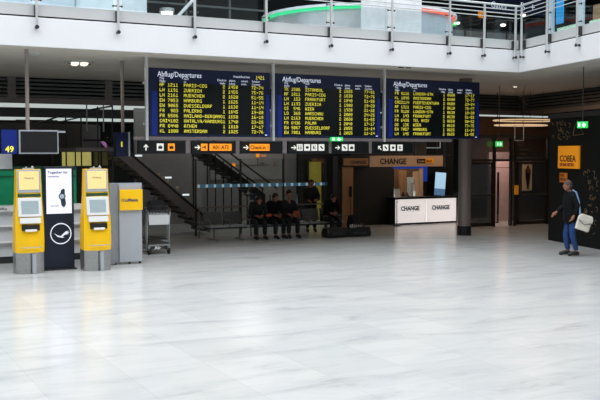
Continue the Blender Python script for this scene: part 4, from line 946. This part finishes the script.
text_mb('DIE BAR BISTRO', .115, WM @ face_at(.65, -.065, 2.03), sx=.86, bold=.002).build('small_lettering', M['maroon'], s)
s = thing('small_orange_notice', 'small orange notice with dark letters just above the walkers head', 'notice', tuple(WM @ Vector((.75, -.03, 1.5))), R(-90)-AL)
MB().box(.58, .95, -.02, -.002, 1.6, 1.85).xf(WM).build('card', mat('dim_orange', (190, 105, 25), .5, emit=.08), s)
text_mb('BAR\nMENU', .11, WM @ face_at(.61, -.024, 1.75)).build('lettering', M['blacktxt'], s)
random.seed(11)
for nm, x0, x1, z0, z1, n, lab in (('gold_ornament', 1.75, 2.4, .35, 1.9, 40, 'pale gold scribbled ornament on the black wall, right of the walker'), ('gold_ornament', 2.75, 4.2, .35, 2.1, 50, 'pale gold scribbled ornament at the right picture edge'), ('gold_ornament', .15, 1.1, 2.75, 3.2, 24, 'faint gold scribbles on the top band of the black wall'), ('gold_ornament', 1.4, 1.9, .4, .9, 8, 'small gold scribbles low on the black wall beside the bag')):
    mb = MB()
    for i in range(n):
        cx, cz = random.uniform(x0, x1), random.uniform(z0, z1); a0 = random.uniform(0, 6.28); rr = random.uniform(.02, .085); ar = random.uniform(2, 5)
        mb.tube([(cx+rr*(1-.5*q/7)*math.cos(a0+ar*q/7), -.008, cz+rr*(1-.5*q/7)*math.sin(a0+ar*q/7)) for q in range(8)], .006, 5)
    tag(mb.xf(WM).build(nm, M['gold']), lab, 'wall ornament')
tag(MB().tube([(1.2, -.008, 2.83), (1.27, -.008, 3.05), (1.4, -.008, 3.2), (1.55, -.008, 3.0), (1.7, -.008, 2.85), (1.2, -.008, 2.83)], .008, 6).xf(WM).build('triangle_ornament', M['gold']), 'pale gold triangular line drawing left of the green exit sign', 'wall ornament')
exp_ = WM @ Vector((2.2, -.35, 0))
exit_sign(exp_.x, exp_.y, 2.99, 'green exit sign on a thin rod above and right of the orange sign', .26, .16, rz=R(-90)-AL+R(35), hang=4.5)

# ------------------------------------------------------------------ warm lamps under the gallery, and an added map wall fill
def spot(name, loc, e, col=(1, .72, .48), size=.5):
    l = bpy.data.lights.new(name, 'AREA'); l.size = size; l.energy = e; l.color = col
    o = bpy.data.objects.new(name, l); COL.objects.link(o); o.location = loc; return o
spot('booth_front_lamp', (17.6, 23.3, 3.9), 30, size=1.6)
spot('bench_lamp', (10.8, 23.2, 4.35), 8, (1, .75, .55), 3)
spot('door_front_lamp', (20.2, 21.2, 4.4), 24, (1, .62, .36), 2.6)
spot('ceiling_lamp_light', (5.36, 21.0, 4.38), 14, (1, .85, .7))
spot('map_wall_fill', (12.6, 27.3, 3.7), 17, (1, .96, .94), 1.2)  # fill light without a fixture, added to brighten the map wall
